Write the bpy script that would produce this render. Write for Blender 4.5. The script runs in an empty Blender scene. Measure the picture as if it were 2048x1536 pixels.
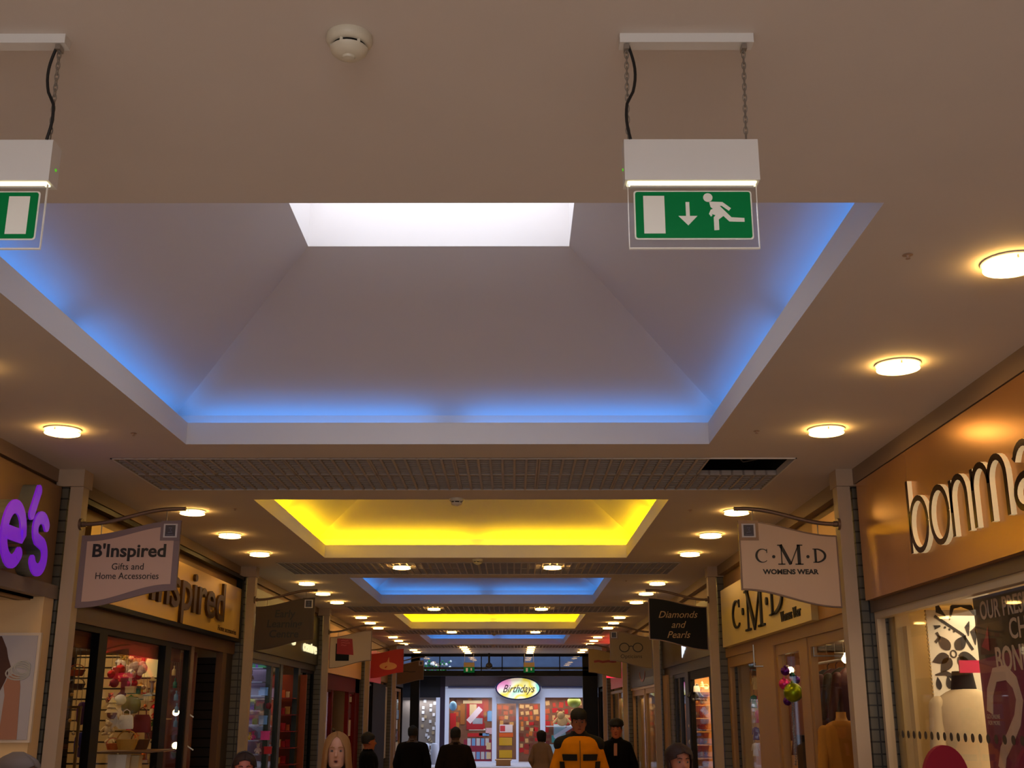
import bpy, math, random
from mathutils import Vector, Matrix
random.seed(7)
S = bpy.context.scene
COL = S.collection
PI = math.pi
# ------------------------------------------------------------------ camera
CZ = 1.65                      # eye height
F = 2300.0                     # focal length in pixels of the 2048 wide frame
PITCH = math.radians(15.94)
cd = bpy.data.cameras.new('camera'); cam = bpy.data.objects.new('camera', cd); COL.objects.link(cam)
cd.sensor_width = 36.0; cd.lens = F/2048*36.0; cd.clip_start = .05; cd.clip_end = 300
cam.location = (0, 0, CZ)
cam.rotation_euler = (PI/2+PITCH, 0, math.radians(.1))
S.camera = cam
# ------------------------------------------------------------------ view, sky, daylight
S.view_settings.view_transform = 'Standard'; S.view_settings.look = 'None'
S.view_settings.gamma = 1; S.view_settings.exposure = 0.0
S.view_settings.use_curve_mapping = False
W = bpy.data.worlds.new('sky'); S.world = W; W.use_nodes = True
bg = W.node_tree.nodes['Background']; bg.inputs[0].default_value = (.62, .74, 1.0, 1); bg.inputs[1].default_value = 0.7
SKYLIGHT_W = 26.0      # daylight through each roof light (W)
SHOP_W = 9.0           # ceiling panels of the shops
DOWN_E = 19.5          # emission of the downlight glass
BLUE_W, YEL_W = 1.8, 9.0
WARM = (1.0, .60, .27)
def light(kind, loc, power, color, size=1, size_y=None, rot=(0,0,0), spread=None):
    l = bpy.data.lights.new('lamp', kind); l.energy = power; l.color = color
    if kind == 'AREA':
        l.size = size
        if size_y: l.shape = 'RECTANGLE'; l.size_y = size_y
        if spread: l.spread = spread
    elif kind == 'POINT': l.shadow_soft_size = size
    o = bpy.data.objects.new('lamp', l); COL.objects.link(o); o.location = loc; o.rotation_euler = rot
    return o
ZC = CZ+1.80                   # ceiling height 3.45
BAY = 6.12                     # bay length
YE = 37.6                      # end of the mall
CX0, CX1 = -2.29, 1.36         # coffer sides
CY0, CLEN = 3.88, 3.95
def coffer_y(k): return CY0+BAY*k
for k in range(-1, 5):         # daylight in the roof lights
    cy = coffer_y(k)+CLEN/2; cx = (CX0+CX1)/2
    light('AREA', (cx, cy, CZ+3.32), SKYLIGHT_W*(9.5 if k < 0 else 1 if k == 0 else .35), (.86, .91, 1.0), 1.6, 1.6)
for k in range(5):             # coloured cove strips, two to a side
    blue = k % 2 == 0
    colr = (.04, .30, 1.0) if blue else (1.0, .60, .0)
    pw = BLUE_W if blue else YEL_W
    y0 = coffer_y(k); y1 = y0+CLEN; zt = CZ+1.89; o = .065
    for a, b in ((0, .48), (.52, 1)):
        L = CLEN
        for x, t in ((CX0-o, -.5), (CX1+o, .5)):
            light('AREA', (x, y0+L*(a+b)/2, zt), pw, colr, .05, L*(b-a)*.97, (PI, -t*.6, 0))
        Lx = CX1-CX0
        for y, t in ((y0-o, .5), (y1+o, -.5)):
            light('AREA', (CX0+Lx*(a+b)/2, y, zt), pw*.9, colr, Lx*(b-a)*.97, .05, (PI+t*.6, 0, 0))
light('AREA', (-.47, 39.4, CZ+4.2), 620, (.66, .76, 1.0), 8, 3.0)      # open sky over the street
light('AREA', (-.47, -6.0, CZ+.4), 170, (.92, .94, 1.0), 5, 2.6, (PI/2-.5, 0, 0))   # unseen daylight lamp added behind the camera to lighten the near ceiling
# ------------------------------------------------------------------ helpers
def at(px, py, D):
    """world point seen at pixel px,py when its ground distance along the mall is D"""
    u = 768.0-py; c, s = math.cos(PITCH), math.sin(PITCH)
    fw = F*c-u*s; up = F*s+u*c; xx = px-1028.0
    return Vector((xx*D/fw, D, CZ+up*D/fw))
def lin(c):
    return tuple(((v/255)/12.92 if v/255 <= .04045 else ((v/255+.055)/1.055)**2.4) for v in c)
MC = {}
def mat(name, rgb, rough=.6, metal=0, emit=None, es=0, noise=0, nscale=8, bump=0, alpha=None, trans=0, coat=0, spec=.5):
    if name in MC: return MC[name]
    m = bpy.data.materials.new(name); m.use_nodes = True; nt = m.node_tree; b = nt.nodes['Principled BSDF']
    c = lin(rgb)+(1,)
    b.inputs['Base Color'].default_value = c; b.inputs['Roughness'].default_value = rough; b.inputs['Metallic'].default_value = metal
    b.inputs['Specular IOR Level'].default_value = spec
    if coat: b.inputs['Coat Weight'].default_value = coat
    if trans: b.inputs['Transmission Weight'].default_value = trans
    if emit: b.inputs['Emission Color'].default_value = lin(emit)+(1,); b.inputs['Emission Strength'].default_value = es
    if noise or bump:
        tc = nt.nodes.new('ShaderNodeTexCoord'); n = nt.nodes.new('ShaderNodeTexNoise'); n.inputs['Scale'].default_value = nscale; n.inputs['Detail'].default_value = 4
        nt.links.new(tc.outputs['Object'], n.inputs['Vector'])
        if noise:
            r = nt.nodes.new('ShaderNodeMix'); r.data_type = 'RGBA'
            r.inputs[6].default_value = tuple(v*(1-noise) for v in c[:3])+(1,); r.inputs[7].default_value = tuple(min(1, v*(1+noise)) for v in c[:3])+(1,)
            nt.links.new(n.outputs['Fac'], r.inputs[0]); nt.links.new(r.outputs[2], b.inputs['Base Color'])
        if bump:
            bp = nt.nodes.new('ShaderNodeBump'); bp.inputs['Strength'].default_value = bump; bp.inputs['Distance'].default_value = .01
            nt.links.new(n.outputs['Fac'], bp.inputs['Height']); nt.links.new(bp.outputs[0], b.inputs['Normal'])
    if alpha is not None: b.inputs['Alpha'].default_value = alpha
    MC[name] = m; return m
def glassmat(name, tint=(1,1,1), refl=.5):
    """window glass: clear, with a sharp reflection that grows at grazing angles"""
    if name in MC: return MC[name]
    m = bpy.data.materials.new(name); m.use_nodes = True; nt = m.node_tree; nt.nodes.clear()
    o = nt.nodes.new('ShaderNodeOutputMaterial'); mx = nt.nodes.new('ShaderNodeMixShader'); t = nt.nodes.new('ShaderNodeBsdfTransparent')
    g = nt.nodes.new('ShaderNodeBsdfGlossy'); g.inputs['Roughness'].default_value = .02
    t.inputs[0].default_value = tint+(1,)
    f = nt.nodes.new('ShaderNodeFresnel'); f.inputs[0].default_value = 1.45
    ml = nt.nodes.new('ShaderNodeMath'); ml.operation = 'MULTIPLY'; ml.inputs[1].default_value = refl
    nt.links.new(f.outputs[0], ml.inputs[0]); nt.links.new(ml.outputs[0], mx.inputs[0]); nt.links.new(t.outputs[0], mx.inputs[1]); nt.links.new(g.outputs[0], mx.inputs[2])
    nt.links.new(mx.outputs[0], o.inputs[0]); MC[name] = m; return m
class MB:
    def __init__(s): s.v = []; s.f = []; s.m = []; s.cm = 0
    def add(s, vs, fs):
        b = len(s.v); s.v += [tuple(v) for v in vs]; s.f += [tuple(i+b for i in f) for f in fs]; s.m += [s.cm]*len(fs); return s
    def box(s, x0, x1, y0, y1, z0, z1):
        if x0 > x1: x0, x1 = x1, x0
        if y0 > y1: y0, y1 = y1, y0
        vs = [(x, y, z) for x in (x0, x1) for y in (y0, y1) for z in (z0, z1)]
        return s.add(vs, [(0,1,3,2), (4,6,7,5), (0,4,5,1), (2,3,7,6), (0,2,6,4), (1,5,7,3)])
    def quad(s, a, b, c, d): return s.add([a, b, c, d], [(0,1,2,3)])
    def prism(s, poly, M, d):
        """2D polygon in the plane M (4x4), extruded d along its normal"""
        n = len(poly); vs = [M @ Vector((x, y, 0)) for x, y in poly]+[M @ Vector((x, y, d)) for x, y in poly]
        fs = [tuple(range(n))[::-1], tuple(range(n, 2*n))]+[(i, (i+1) % n, n+(i+1) % n, n+i) for i in range(n)]
        return s.add(vs, fs)
    def ribbon(s, pts, w, M, d, z0=0):
        """flat stroke of width w (or list) along 2D pts, extruded d"""
        n = len(pts); ws = w if isinstance(w, (list, tuple)) else [w]*n; L = []; R = []
        for i in range(n):
            a = Vector(pts[max(i-1, 0)]); b = Vector(pts[min(i+1, n-1)]); t = (b-a); t = t.normalized() if t.length > 1e-9 else Vector((1, 0))
            nn = Vector((-t.y, t.x))*ws[i]/2; p = Vector(pts[i]); L.append(p+nn); R.append(p-nn)
        vs = []
        for z in (z0, z0+d):
            for i in range(n): vs += [M @ Vector((L[i].x, L[i].y, z)), M @ Vector((R[i].x, R[i].y, z))]
        fs = []; o = 2*n
        for i in range(n-1):
            a, b, c, e = 2*i, 2*i+1, 2*i+3, 2*i+2
            fs += [(a, b, c, e), (o+a, o+e, o+c, o+b), (a, e, o+e, o+a), (b, o+b, o+c, c)]
        fs += [(0, o, o+1, 1), (2*n-2, 2*n-1, o+2*n-1, o+2*n-2)]
        return s.add(vs, fs)
    def disc(s, cx, cy, r, M, d, z0=0, n=20, ry=None):
        ry = ry or r; vs = [M @ Vector((cx+r*math.cos(2*PI*i/n), cy+ry*math.sin(2*PI*i/n), z)) for z in (z0, z0+d) for i in range(n)]
        return s.add(vs, [tuple(range(n))[::-1], tuple(range(n, 2*n))]+[(i, (i+1) % n, n+(i+1) % n, n+i) for i in range(n)])
    def tube(s, pts, r, n=8, closed=False):
        pts = [Vector(p) for p in pts]; N = len(pts); rs = r if isinstance(r, (list, tuple)) else [r]*N; vs = []; up = None
        for i in range(N):
            a = pts[(i-1) % N if closed else max(i-1, 0)]; b = pts[(i+1) % N if closed else min(i+1, N-1)]; t = (b-a).normalized()
            if up is None: up = Vector((0, 0, 1)) if abs(t.z) < .9 else Vector((0, 1, 0))
            e1 = (up-t*up.dot(t)); e1 = e1.normalized() if e1.length > 1e-6 else t.orthogonal().normalized(); e2 = t.cross(e1); up = e1
            for k in range(n):
                an = 2*PI*k/n; vs.append(pts[i]+e1*math.cos(an)*rs[i]+e2*math.sin(an)*rs[i])
        fs = []
        for i in range(N if closed else N-1):
            j = (i+1) % N
            for k in range(n): fs.append((i*n+k, i*n+(k+1) % n, j*n+(k+1) % n, j*n+k))
        if not closed: fs += [tuple(range(n))[::-1], tuple((N-1)*n+k for k in range(n))]
        return s.add(vs, fs)
    def lathe(s, prof, c=(0,0,0), n=24, sx=1, sy=1):
        vs = []
        for r, z in prof:
            for k in range(n): vs.append((c[0]+r*sx*math.cos(2*PI*k/n), c[1]+r*sy*math.sin(2*PI*k/n), c[2]+z))
        fs = []
        for i in range(len(prof)-1):
            for k in range(n): fs.append((i*n+k, i*n+(k+1) % n, (i+1)*n+(k+1) % n, (i+1)*n+k))
        fs += [tuple(range(n))[::-1], tuple((len(prof)-1)*n+k for k in range(n))]
        return s.add(vs, fs)
    def loft(s, rings, n=20, p=2.0):
        """rings: (cx,cy,cz,rx,ry)"""
        vs = []
        for cx, cy, cz, rx, ry in rings:
            for k in range(n):
                a = 2*PI*k/n; ca, sa = math.cos(a), math.sin(a)
                vs.append((cx+rx*math.copysign(abs(ca)**(2/p), ca), cy+ry*math.copysign(abs(sa)**(2/p), sa), cz))
        fs = []
        for i in range(len(rings)-1):
            for k in range(n): fs.append((i*n+k, i*n+(k+1) % n, (i+1)*n+(k+1) % n, (i+1)*n+k))
        fs += [tuple(range(n))[::-1], tuple((len(rings)-1)*n+k for k in range(n))]
        return s.add(vs, fs)
    def ball(s, c, r, n=16, sx=1, sy=1, sz=1):
        m = n//2; return s.lathe([(max(r*math.sin(PI*i/m), r*.02), -r*sz*math.cos(PI*i/m)) for i in range(m+1)], c, n, sx, sy)
    def capsule(s, a, b, ra, rb, n=14):
        a = Vector(a); b = Vector(b); t = (b-a).normalized(); pts = []; rs = []
        for i in range(5):
            q = PI/2*i/4; pts.append(a-t*ra*math.cos(q)); rs.append(max(ra*math.sin(q), .001))
        for i in range(1, 4): pts.append(a+(b-a)*i/4); rs.append(ra+(rb-ra)*i/4)
        for i in range(5):
            q = PI/2*i/4; pts.append(b+t*rb*math.sin(q)); rs.append(max(rb*math.cos(q), .001))
        return s.tube(pts, rs, n)
def smooth(me, ang=40):
    me.shade_smooth() if hasattr(me, 'shade_smooth') else None
    if hasattr(me, 'set_sharp_from_angle'): me.set_sharp_from_angle(angle=math.radians(ang))
def obj(name, mb, ms, parent=None, sm=False, ang=40):
    """links a mesh given in world coordinates; a parent is an unrotated Empty"""
    me = bpy.data.meshes.new(name); o = bpy.data.objects.new(name, me); COL.objects.link(o)
    off = Vector((0, 0, 0))
    p = parent
    while p is not None: off += p.location; p = p.parent
    me.from_pydata([(v[0]-off.x, v[1]-off.y, v[2]-off.z) for v in mb.v], [], mb.f)
    for m in (ms if isinstance(ms, (list, tuple)) else [ms]): me.materials.append(m)
    if any(mb.m): me.polygons.foreach_set('material_index', mb.m)
    if sm: smooth(me, ang)
    me.update()
    if parent is not None: o.parent = parent
    return o
def rec(o, mb):      # recentre a top-level single mesh thing at its base
    return o
def tag(o, label, cat, group=None, kind=None):
    o['label'] = label; o['category'] = cat
    if group: o['group'] = group
    if kind: o['kind'] = kind
    return o
def thing(name, label, cat, loc=(0,0,0), group=None):
    o = bpy.data.objects.new(name, None); COL.objects.link(o); o.location = loc; o.empty_display_size = .05
    return tag(o, label, cat, group)
def struct(name, mb, m, parent=None, sm=False):
    o = obj(name, mb, m, parent, sm)
    if parent is None: o['kind'] = 'structure'
    return o
def sempty(name, loc=(0,0,0)):
    o = bpy.data.objects.new(name, None); COL.objects.link(o); o.location = loc; o['kind'] = 'structure'; return o
def dup(root, loc, label=None, group=None, rotz=None):
    r = root.copy(); COL.objects.link(r); r.location = loc
    if rotz is not None: r.rotation_euler = (0, 0, rotz)
    if label: r['label'] = label
    if group: r['group'] = group
    for ch in list(root.children):
        c = ch.copy(); COL.objects.link(c); c.parent = r
        for g in list(ch.children):
            d = g.copy(); COL.objects.link(d); d.parent = c
    return r
def frame_mat(org, ax, ay):
    ax = Vector(ax).normalized(); ay = Vector(ay).normalized(); n = ax.cross(ay)
    M = Matrix.Identity(4)
    for i in range(3): M[i][0] = ax[i]; M[i][1] = ay[i]; M[i][2] = n[i]; M[i][3] = org[i]
    return M
def FACE(x, y, z): return frame_mat((x, y, z), (1,0,0), (0,0,1))      # faces the camera (-y)
def RIGHT(x, y, z): return frame_mat((x, y, z), (0,-1,0), (0,0,1))    # on the right wall, faces -x
def LEFT(x, y, z): return frame_mat((x, y, z), (0,1,0), (0,0,1))      # on the left wall, faces +x
def text(name, body, size, M, m, parent=None, d=.004, bold=0, shear=0, width=None, align='CENTER', z0=0, space=1.0):
    cu = bpy.data.curves.new('t', 'FONT'); cu.body = body; cu.size = size; cu.align_x = align; cu.align_y = 'CENTER'
    cu.extrude = d/2; cu.offset = bold; cu.shear = shear; cu.resolution_u = 3; cu.space_line = space
    to = bpy.data.objects.new('t', cu); COL.objects.link(to)
    dg = bpy.context.evaluated_depsgraph_get(); dg.update()
    me = bpy.data.meshes.new_from_object(to.evaluated_get(dg))
    bpy.data.objects.remove(to); bpy.data.curves.remove(cu)
    xs = [v.co.x for v in me.vertices]; k = 1
    if width and xs: k = width/(max(xs)-min(xs))
    off = Vector((0, 0, 0)); p = parent
    while p is not None: off += p.location; p = p.parent
    for v in me.vertices: v.co = (M @ Vector((v.co.x*k, v.co.y, v.co.z+d/2+z0)))-off
    me.materials.clear(); me.materials.append(m); me.name = name
    o = bpy.data.objects.new(name, me); COL.objects.link(o)
    if parent is not None: o.parent = parent
    return o
def arc(cx, cy, rx, ry, a0, a1, n=16):
    return [(cx+rx*math.cos(math.radians(a0+(a1-a0)*i/n)), cy+ry*math.sin(math.radians(a0+(a1-a0)*i/n))) for i in range(n+1)]
# ------------------------------------------------------------------ materials
M_CEIL = mat('white ceiling paint', (214, 204, 196), .8, noise=.03, nscale=3)
M_COFF = mat('matt white coffer paint', (222, 216, 214), .85, noise=.02, nscale=2)
M_FASC = mat('white coffer fascia paint', (226, 220, 218), .7)
M_WHITE = mat('white enamel', (225, 222, 218), .45)
M_POST = mat('cream post paint', (180, 158, 136), .5, noise=.04)
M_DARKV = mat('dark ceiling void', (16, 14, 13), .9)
M_GRILLE = mat('grey grille metal', (178, 168, 160), .5, .0)
M_BLACK = mat('black frame', (9, 8, 9), .45, spec=.15)
M_STEEL = mat('brushed steel', (170, 165, 158), .35, .9)
M_BRONZE = mat('bronze bracket', (120, 98, 84), .4, .5)
M_GOLD = mat('gold satin fascia', (196, 152, 92), .32, .55, noise=.05, nscale=2)
M_CREAM = mat('cream wall paint', (214, 186, 140), .7, noise=.04)
M_TRIM = mat('brown grey cornice', (140, 118, 100), .6)
M_GLASS = glassmat('shop glass', (1,1,1), .22)
def brick_mat(name, c1, c2, mortar, sx, sy):
    m = bpy.data.materials.new(name); m.use_nodes = True; nt = m.node_tree; b = nt.nodes['Principled BSDF']
    tc = nt.nodes.new('ShaderNodeTexCoord'); sp = nt.nodes.new('ShaderNodeSeparateXYZ'); cb = nt.nodes.new('ShaderNodeCombineXYZ'); ad = nt.nodes.new('ShaderNodeMath'); ad.operation = 'ADD'
    nt.links.new(tc.outputs['Object'], sp.inputs[0]); nt.links.new(sp.outputs[0], ad.inputs[0]); nt.links.new(sp.outputs[1], ad.inputs[1])
    nt.links.new(ad.outputs[0], cb.inputs[0]); nt.links.new(sp.outputs[2], cb.inputs[1])
    t = nt.nodes.new('ShaderNodeTexBrick'); t.inputs['Scale'].default_value = 1; t.inputs['Brick Width'].default_value = sx; t.inputs['Row Height'].default_value = sy
    t.inputs['Mortar Size'].default_value = .006; t.offset = 0
    for i, c in (('Color1', c1), ('Color2', c2), ('Mortar', mortar)): t.inputs[i].default_value = lin(c)+(1,)
    nt.links.new(cb.outputs[0], t.inputs[0]); nt.links.new(t.outputs[0], b.inputs['Base Color']); b.inputs['Roughness'].default_value = .45
    return m
M_TILE = brick_mat('grey green pier tiles', (98, 92, 80), (84, 80, 70), (30, 28, 26), .2, .085)
def floor_mat():
    m = bpy.data.materials.new('floor tiles'); m.use_nodes = True; nt = m.node_tree; b = nt.nodes['Principled BSDF']
    tc = nt.nodes.new('ShaderNodeTexCoord'); t = nt.nodes.new('ShaderNodeTexBrick'); t.inputs['Scale'].default_value = 1
    t.inputs['Brick Width'].default_value = .5; t.inputs['Row Height'].default_value = .5; t.inputs['Mortar Size'].default_value = .004; t.offset = 0
    for i, c in (('Color1', (180, 158, 136)), ('Color2', (168, 148, 128)), ('Mortar', (110, 90, 75))): t.inputs[i].default_value = lin(c)+(1,)
    nt.links.new(tc.outputs['Object'], t.inputs[0]); nt.links.new(t.outputs[0], b.inputs['Base Color']); b.inputs['Roughness'].default_value = .35
    return m
M_FLOOR = floor_mat()
# ------------------------------------------------------------------ shell
XL, XR = -3.52, 2.66           # wall planes above the shopfronts
DEP = 3.4                      # depth of the shops
def holes(mb, x0, x1, y0, y1, z, hs):
    xs = sorted({x0, x1, *[h[0] for h in hs], *[h[1] for h in hs]}); ys = sorted({y0, y1, *[h[2] for h in hs], *[h[3] for h in hs]})
    for i in range(len(xs)-1):
        for j in range(len(ys)-1):
            cx, cy = (xs[i]+xs[i+1])/2, (ys[j]+ys[j+1])/2
            if any(h[0] < cx < h[1] and h[2] < cy < h[3] for h in hs): continue
            mb.quad((xs[i], ys[j], z), (xs[i], ys[j+1], z), (xs[i+1], ys[j+1], z), (xs[i+1], ys[j], z))
GX0, GX1 = -2.97, 2.08
def grille_y(k): return 8.28+BAY*k
hs = [(CX0, CX1, coffer_y(k), coffer_y(k)+CLEN) for k in range(-1, 5)]+[(GX0, GX1, grille_y(k), grille_y(k)+1.24) for k in range(5)]
mb = MB(); holes(mb, XL-.05, XR+.05, -6.5, YE, ZC, hs); struct('ceiling', mb, M_CEIL)
mb = MB(); mb.box(-7.6, 6.8, -6.5, 48, -.1, 0); struct('floor', mb, M_FLOOR)
# coffers: fascia, trough, back wall, four slopes, roof light upstand
def coffer(k):
    y0 = coffer_y(k); y1 = y0+CLEN; zf = CZ+1.955; o = .13; zb = CZ+2.04; zo = CZ+2.80; zt = CZ+3.35
    ox0, ox1, oy0, oy1 = -1.285, .345, y0+1.16, y1-1.16
    mb = MB()
    def ring(a, b):
        (ax0, ax1, ay0, ay1, az), (bx0, bx1, by0, by1, bz) = a, b
        A = [(ax0, ay0, az), (ax1, ay0, az), (ax1, ay1, az), (ax0, ay1, az)]; B = [(bx0, by0, bz), (bx1, by0, bz), (bx1, by1, bz), (bx0, by1, bz)]
        for i in range(4): mb.quad(A[i], A[(i+1) % 4], B[(i+1) % 4], B[i])
    f = .02
    ring((CX0, CX1, y0, y1, ZC), (CX0, CX1, y0, y1, zf))
    ring((CX0, CX1, y0, y1, zf), (CX0-f, CX1+f, y0-f, y1+f, zf))
    ring((CX0-f, CX1+f, y0-f, y1+f, zf), (CX0-f, CX1+f, y0-f, y1+f, ZC+.02))
    ring((CX0-f, CX1+f, y0-f, y1+f, ZC+.02), (CX0-o, CX1+o, y0-o, y1+o, ZC+.02))
    ring((CX0-o, CX1+o, y0-o, y1+o, ZC+.02), (CX0-o, CX1+o, y0-o, y1+o, zb))
    ring((CX0-o, CX1+o, y0-o, y1+o, zb), (ox0, ox1, oy0, oy1, zo))
    ring((ox0, ox1, oy0, oy1, zo), (ox0, ox1, oy0, oy1, zt))
    struct('ceiling_coffer', mb, M_COFF)
    mb = MB(); mb.box(ox0-.03, ox1+.03, oy0-.03, oy1+.03, zt, zt+.02); struct('window_%d' % (30+k), mb, mat('opal roof glazing', (240, 242, 245), .4))
for k in range(-1, 5): coffer(k)
# dark voids over the grilles
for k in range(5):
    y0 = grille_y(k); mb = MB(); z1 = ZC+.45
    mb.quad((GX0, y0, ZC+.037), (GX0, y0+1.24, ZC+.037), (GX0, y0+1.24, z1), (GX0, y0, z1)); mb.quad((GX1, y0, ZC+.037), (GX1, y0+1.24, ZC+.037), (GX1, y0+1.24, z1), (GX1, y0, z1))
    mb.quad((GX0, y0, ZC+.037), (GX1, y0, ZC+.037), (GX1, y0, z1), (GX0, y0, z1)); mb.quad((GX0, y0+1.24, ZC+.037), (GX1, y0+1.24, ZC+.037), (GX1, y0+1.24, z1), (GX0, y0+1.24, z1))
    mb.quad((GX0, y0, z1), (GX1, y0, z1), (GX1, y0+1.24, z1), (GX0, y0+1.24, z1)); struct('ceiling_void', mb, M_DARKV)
# walls: strip above the shopfronts, shop backs, partitions, shop ceilings
HEAD = CZ+.74                  # underside of the shop ceilings
ys_p = [8.72+BAY*k for k in range(-2, 5)]   # near faces of the piers
mb = MB(); mb.box(XL-.12, XL-.02, -6.5, YE, HEAD+.05, ZC+.3); struct('wall_left', mb, mat('brown gold wall', (150, 118, 78), .55))
mb = MB(); mb.box(XR+.02, XR+.12, -6.5, YE, HEAD+.05, ZC+.3); struct('wall_right', mb, mat('brown gold wall', (150, 118, 78), .55))
mb = MB(); mb.box(XR-.06, XR+.02, -6.5, YE, ZC-.12, ZC); struct('trim_1', mb, M_TRIM)
mb = MB(); mb.box(XL-.02, XL+.02, -6.5, YE, ZC-.10, ZC); struct('trim_2', mb, M_TRIM)
BACK = {0: (214, 186, 140), 1: (200, 165, 110), 2: (120, 110, 90), 3: (150, 100, 60), 4: (120, 40, 36), 5: (90, 80, 70)}
for s in (-1, 1):
    xw = XL if s < 0 else XR; nm = 'left' if s < 0 else 'right'
    mb = MB(); mb.box(xw+s*DEP, xw+s*(DEP+.1), -6.5, YE, 0, HEAD+.1); struct('wall_%s_shops' % nm, mb, M_CREAM)
    mb = MB(); mb.box(xw+s*.1, xw+s*DEP, -6.5, YE, HEAD+.05, HEAD+.12); struct('ceiling_shops_%s' % nm, mb, mat('shop ceiling paint', (205, 190, 165), .7))
    for i, y in enumerate(ys_p):
        mb = MB(); mb.box(xw+s*.14, xw+s*DEP, y, y+.2, 0, HEAD+.05); struct('wall_partition', mb, M_CREAM)
        mb = MB(); x0 = XL+.09 if s < 0 else XR-.06; mb.box(x0, xw+s*.30, y+.02, y+.25, 0, ZC-.11); struct('pillar_tiled', mb, M_TILE)
        mb = MB(); xa = -3.31 if s < 0 else 2.48; xb = -3.41 if s < 0 else 2.58; mb.box(xa, xb, y, y+.12, 0, ZC); 
        mb.box(xa-s*.008, xb+s*.10, y-.03, y+.16, ZC-.13, ZC)
        struct('pillar_post', mb, M_POST)
mb = MB(); mb.box(-7.2, 6.4, -6.7, -6.6, 0, 4); struct('wall_back', mb, M_CREAM)

# end walls of the shops towards the street, roof over everything
for s_, xw in ((-1, XL), (1, XR)):
    struct('wall_end_%s' % ('left' if s_ < 0 else 'right'), MB().box(xw, xw+s_*(DEP+.1), YE-.02, YE+.1, 0, ZC+1.54), mat('very dark brown', (26, 16, 12), .6, spec=.1))
mb = MB(); holes(mb, XL-DEP-.1, XR+DEP+.1, -6.6, YE, ZC+1.545, [(-1.285, .345, coffer_y(k)+1.16, coffer_y(k)+CLEN-1.16) for k in range(-1, 5)]); struct('roof', mb, M_DARKV)
for s_, xw in ((-1, XL), (1, XR)): struct('wall_outer_%s' % ('left' if s_ < 0 else 'right'), MB().box(xw+s_*(DEP+.1), xw+s_*(DEP+.2), -6.6, YE, 0, ZC+1.545), M_DARKV)
# ------------------------------------------------------------------ ceiling fixtures
BAYN = ['the nearest blue coffer', 'the nearest yellow coffer', 'the second blue coffer', 'the second yellow coffer', 'the farthest blue coffer']
M_DISC = mat('lit glass disc', (255, 240, 210), .3, emit=(255, 200, 110), es=DOWN_E)
M_RIMG = mat('frosted glass rim', (235, 225, 200), .3, emit=(255, 220, 160), es=1.2)
def make_downlight():
    r = thing('downlight', 'round white glass downlight', 'ceiling light', (0, 0, 0))
    mb = MB(); mb.lathe([(.085, 0), (.118, -.002), (.12, -.008), (.112, -.012), (.085, -.008)]); obj('ceiling_ring', mb, M_WHITE, r, True)
    mb = MB(); mb.lathe([(.03, -.024), (.100, -.026), (.113, -.029), (.113, -.033), (.100, -.037), (.052, -.038), (.044, -.034), (.03, -.034)]); obj('glass_disc', mb, M_DISC, r, True)
    for a in range(3):
        q = a*2*PI/3+.4; obj('clip', MB().tube([(.1*math.cos(q), .1*math.sin(q), -.004), (.1*math.cos(q), .1*math.sin(q), -.03)], .005, 6), M_STEEL, r)
    return r
DL = make_downlight(); used = [False]
def put_dl(x, y, label, group, z=ZC):
    if not used[0]: used[0] = True; DL.location = (x, y, z); DL['label'] = label; DL['group'] = group; o = DL
    else: o = dup(DL, (x, y, z), label, group)
    return o
ORD = ['nearest', 'middle', 'farthest']
for k in range(5):
    for i, y in enumerate((4.45, 5.91, 7.38)):
        for s, x in ((1, 2.06), (-1, -2.98)):
            if k == 0 and i < 1 and s < 0: pass
            side = 'right' if s > 0 else 'left'
            put_dl(x, y+BAY*k, '%s of three round glass downlights on the %s of %s' % (ORD[i], side, BAYN[k]), 'downlights along the %s of the ceiling' % side)
for k in range(4):
    for s, x in ((1, .49), (-1, -1.43)):
        if k < 3: put_dl(x, 14.73+BAY*k, 'round downlight set in the %s part of the grille behind %s' % ('right' if s > 0 else 'left', BAYN[k+1]), 'paired downlights in the middle of the ceiling', ZC-.006)
for s, x in ((1, .49), (-1, -1.43)):
    for j, y in enumerate((33.4, 34.5, 35.6, 36.7)):
        put_dl(x, y, '%s round downlight in the %s middle row by the street exit' % (['first', 'second', 'third', 'last'][j], 'right' if s > 0 else 'left'), 'downlights by the street exit')
for s, x in ((1, 2.06), (-1, -2.98)):
    for j, y in enumerate((34.9, 36.2)):
        put_dl(x, y, '%s round downlight in the %s side row by the street exit' % (['nearer', 'last'][j], 'right' if s > 0 else 'left'), 'downlights by the street exit')
# grille tiles
def make_tile():
    mb = MB(); w = .628; h = .035
    for x0, x1, y0, y1 in ((0, w, 0, .014), (0, w, .606, .62), (0, .014, 0, .62), (w-.014, w, 0, .62)): mb.box(x0, x1, y0, y1, -.004, h)
    for i in range(1, 7): mb.box(i*w/7-.009, i*w/7+.009, 0, .62, -.006, h)
    for j in range(1, 8): mb.box(0, w, j*.62/8-.006, j*.62/8+.006, 0.002, h)
    o = obj('grille_tile', mb, M_GRILLE); return tag(o, 'x', 'grille tile')
GT = make_tile(); first = True
for k in range(5):
    for i in range(8):
        for j in range(2):
            if k == 0 and i == 7 and j == 0: continue
            lab = ('square open-cell grille tile in the ceiling strip behind %s' % BAYN[k])
            if k == 0 and i == 7: lab = 'grille tile just behind the missing tile, right end of the nearest strip'
            x = GX0+.631*i; y = grille_y(k)+.62*j
            o = GT if first else GT.copy()
            if not first: COL.objects.link(o)
            first = False; o.location = (x, y, ZC); o['label'] = lab; o['group'] = 'grille tiles in the ceiling strip behind %s' % BAYN[k]
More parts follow.
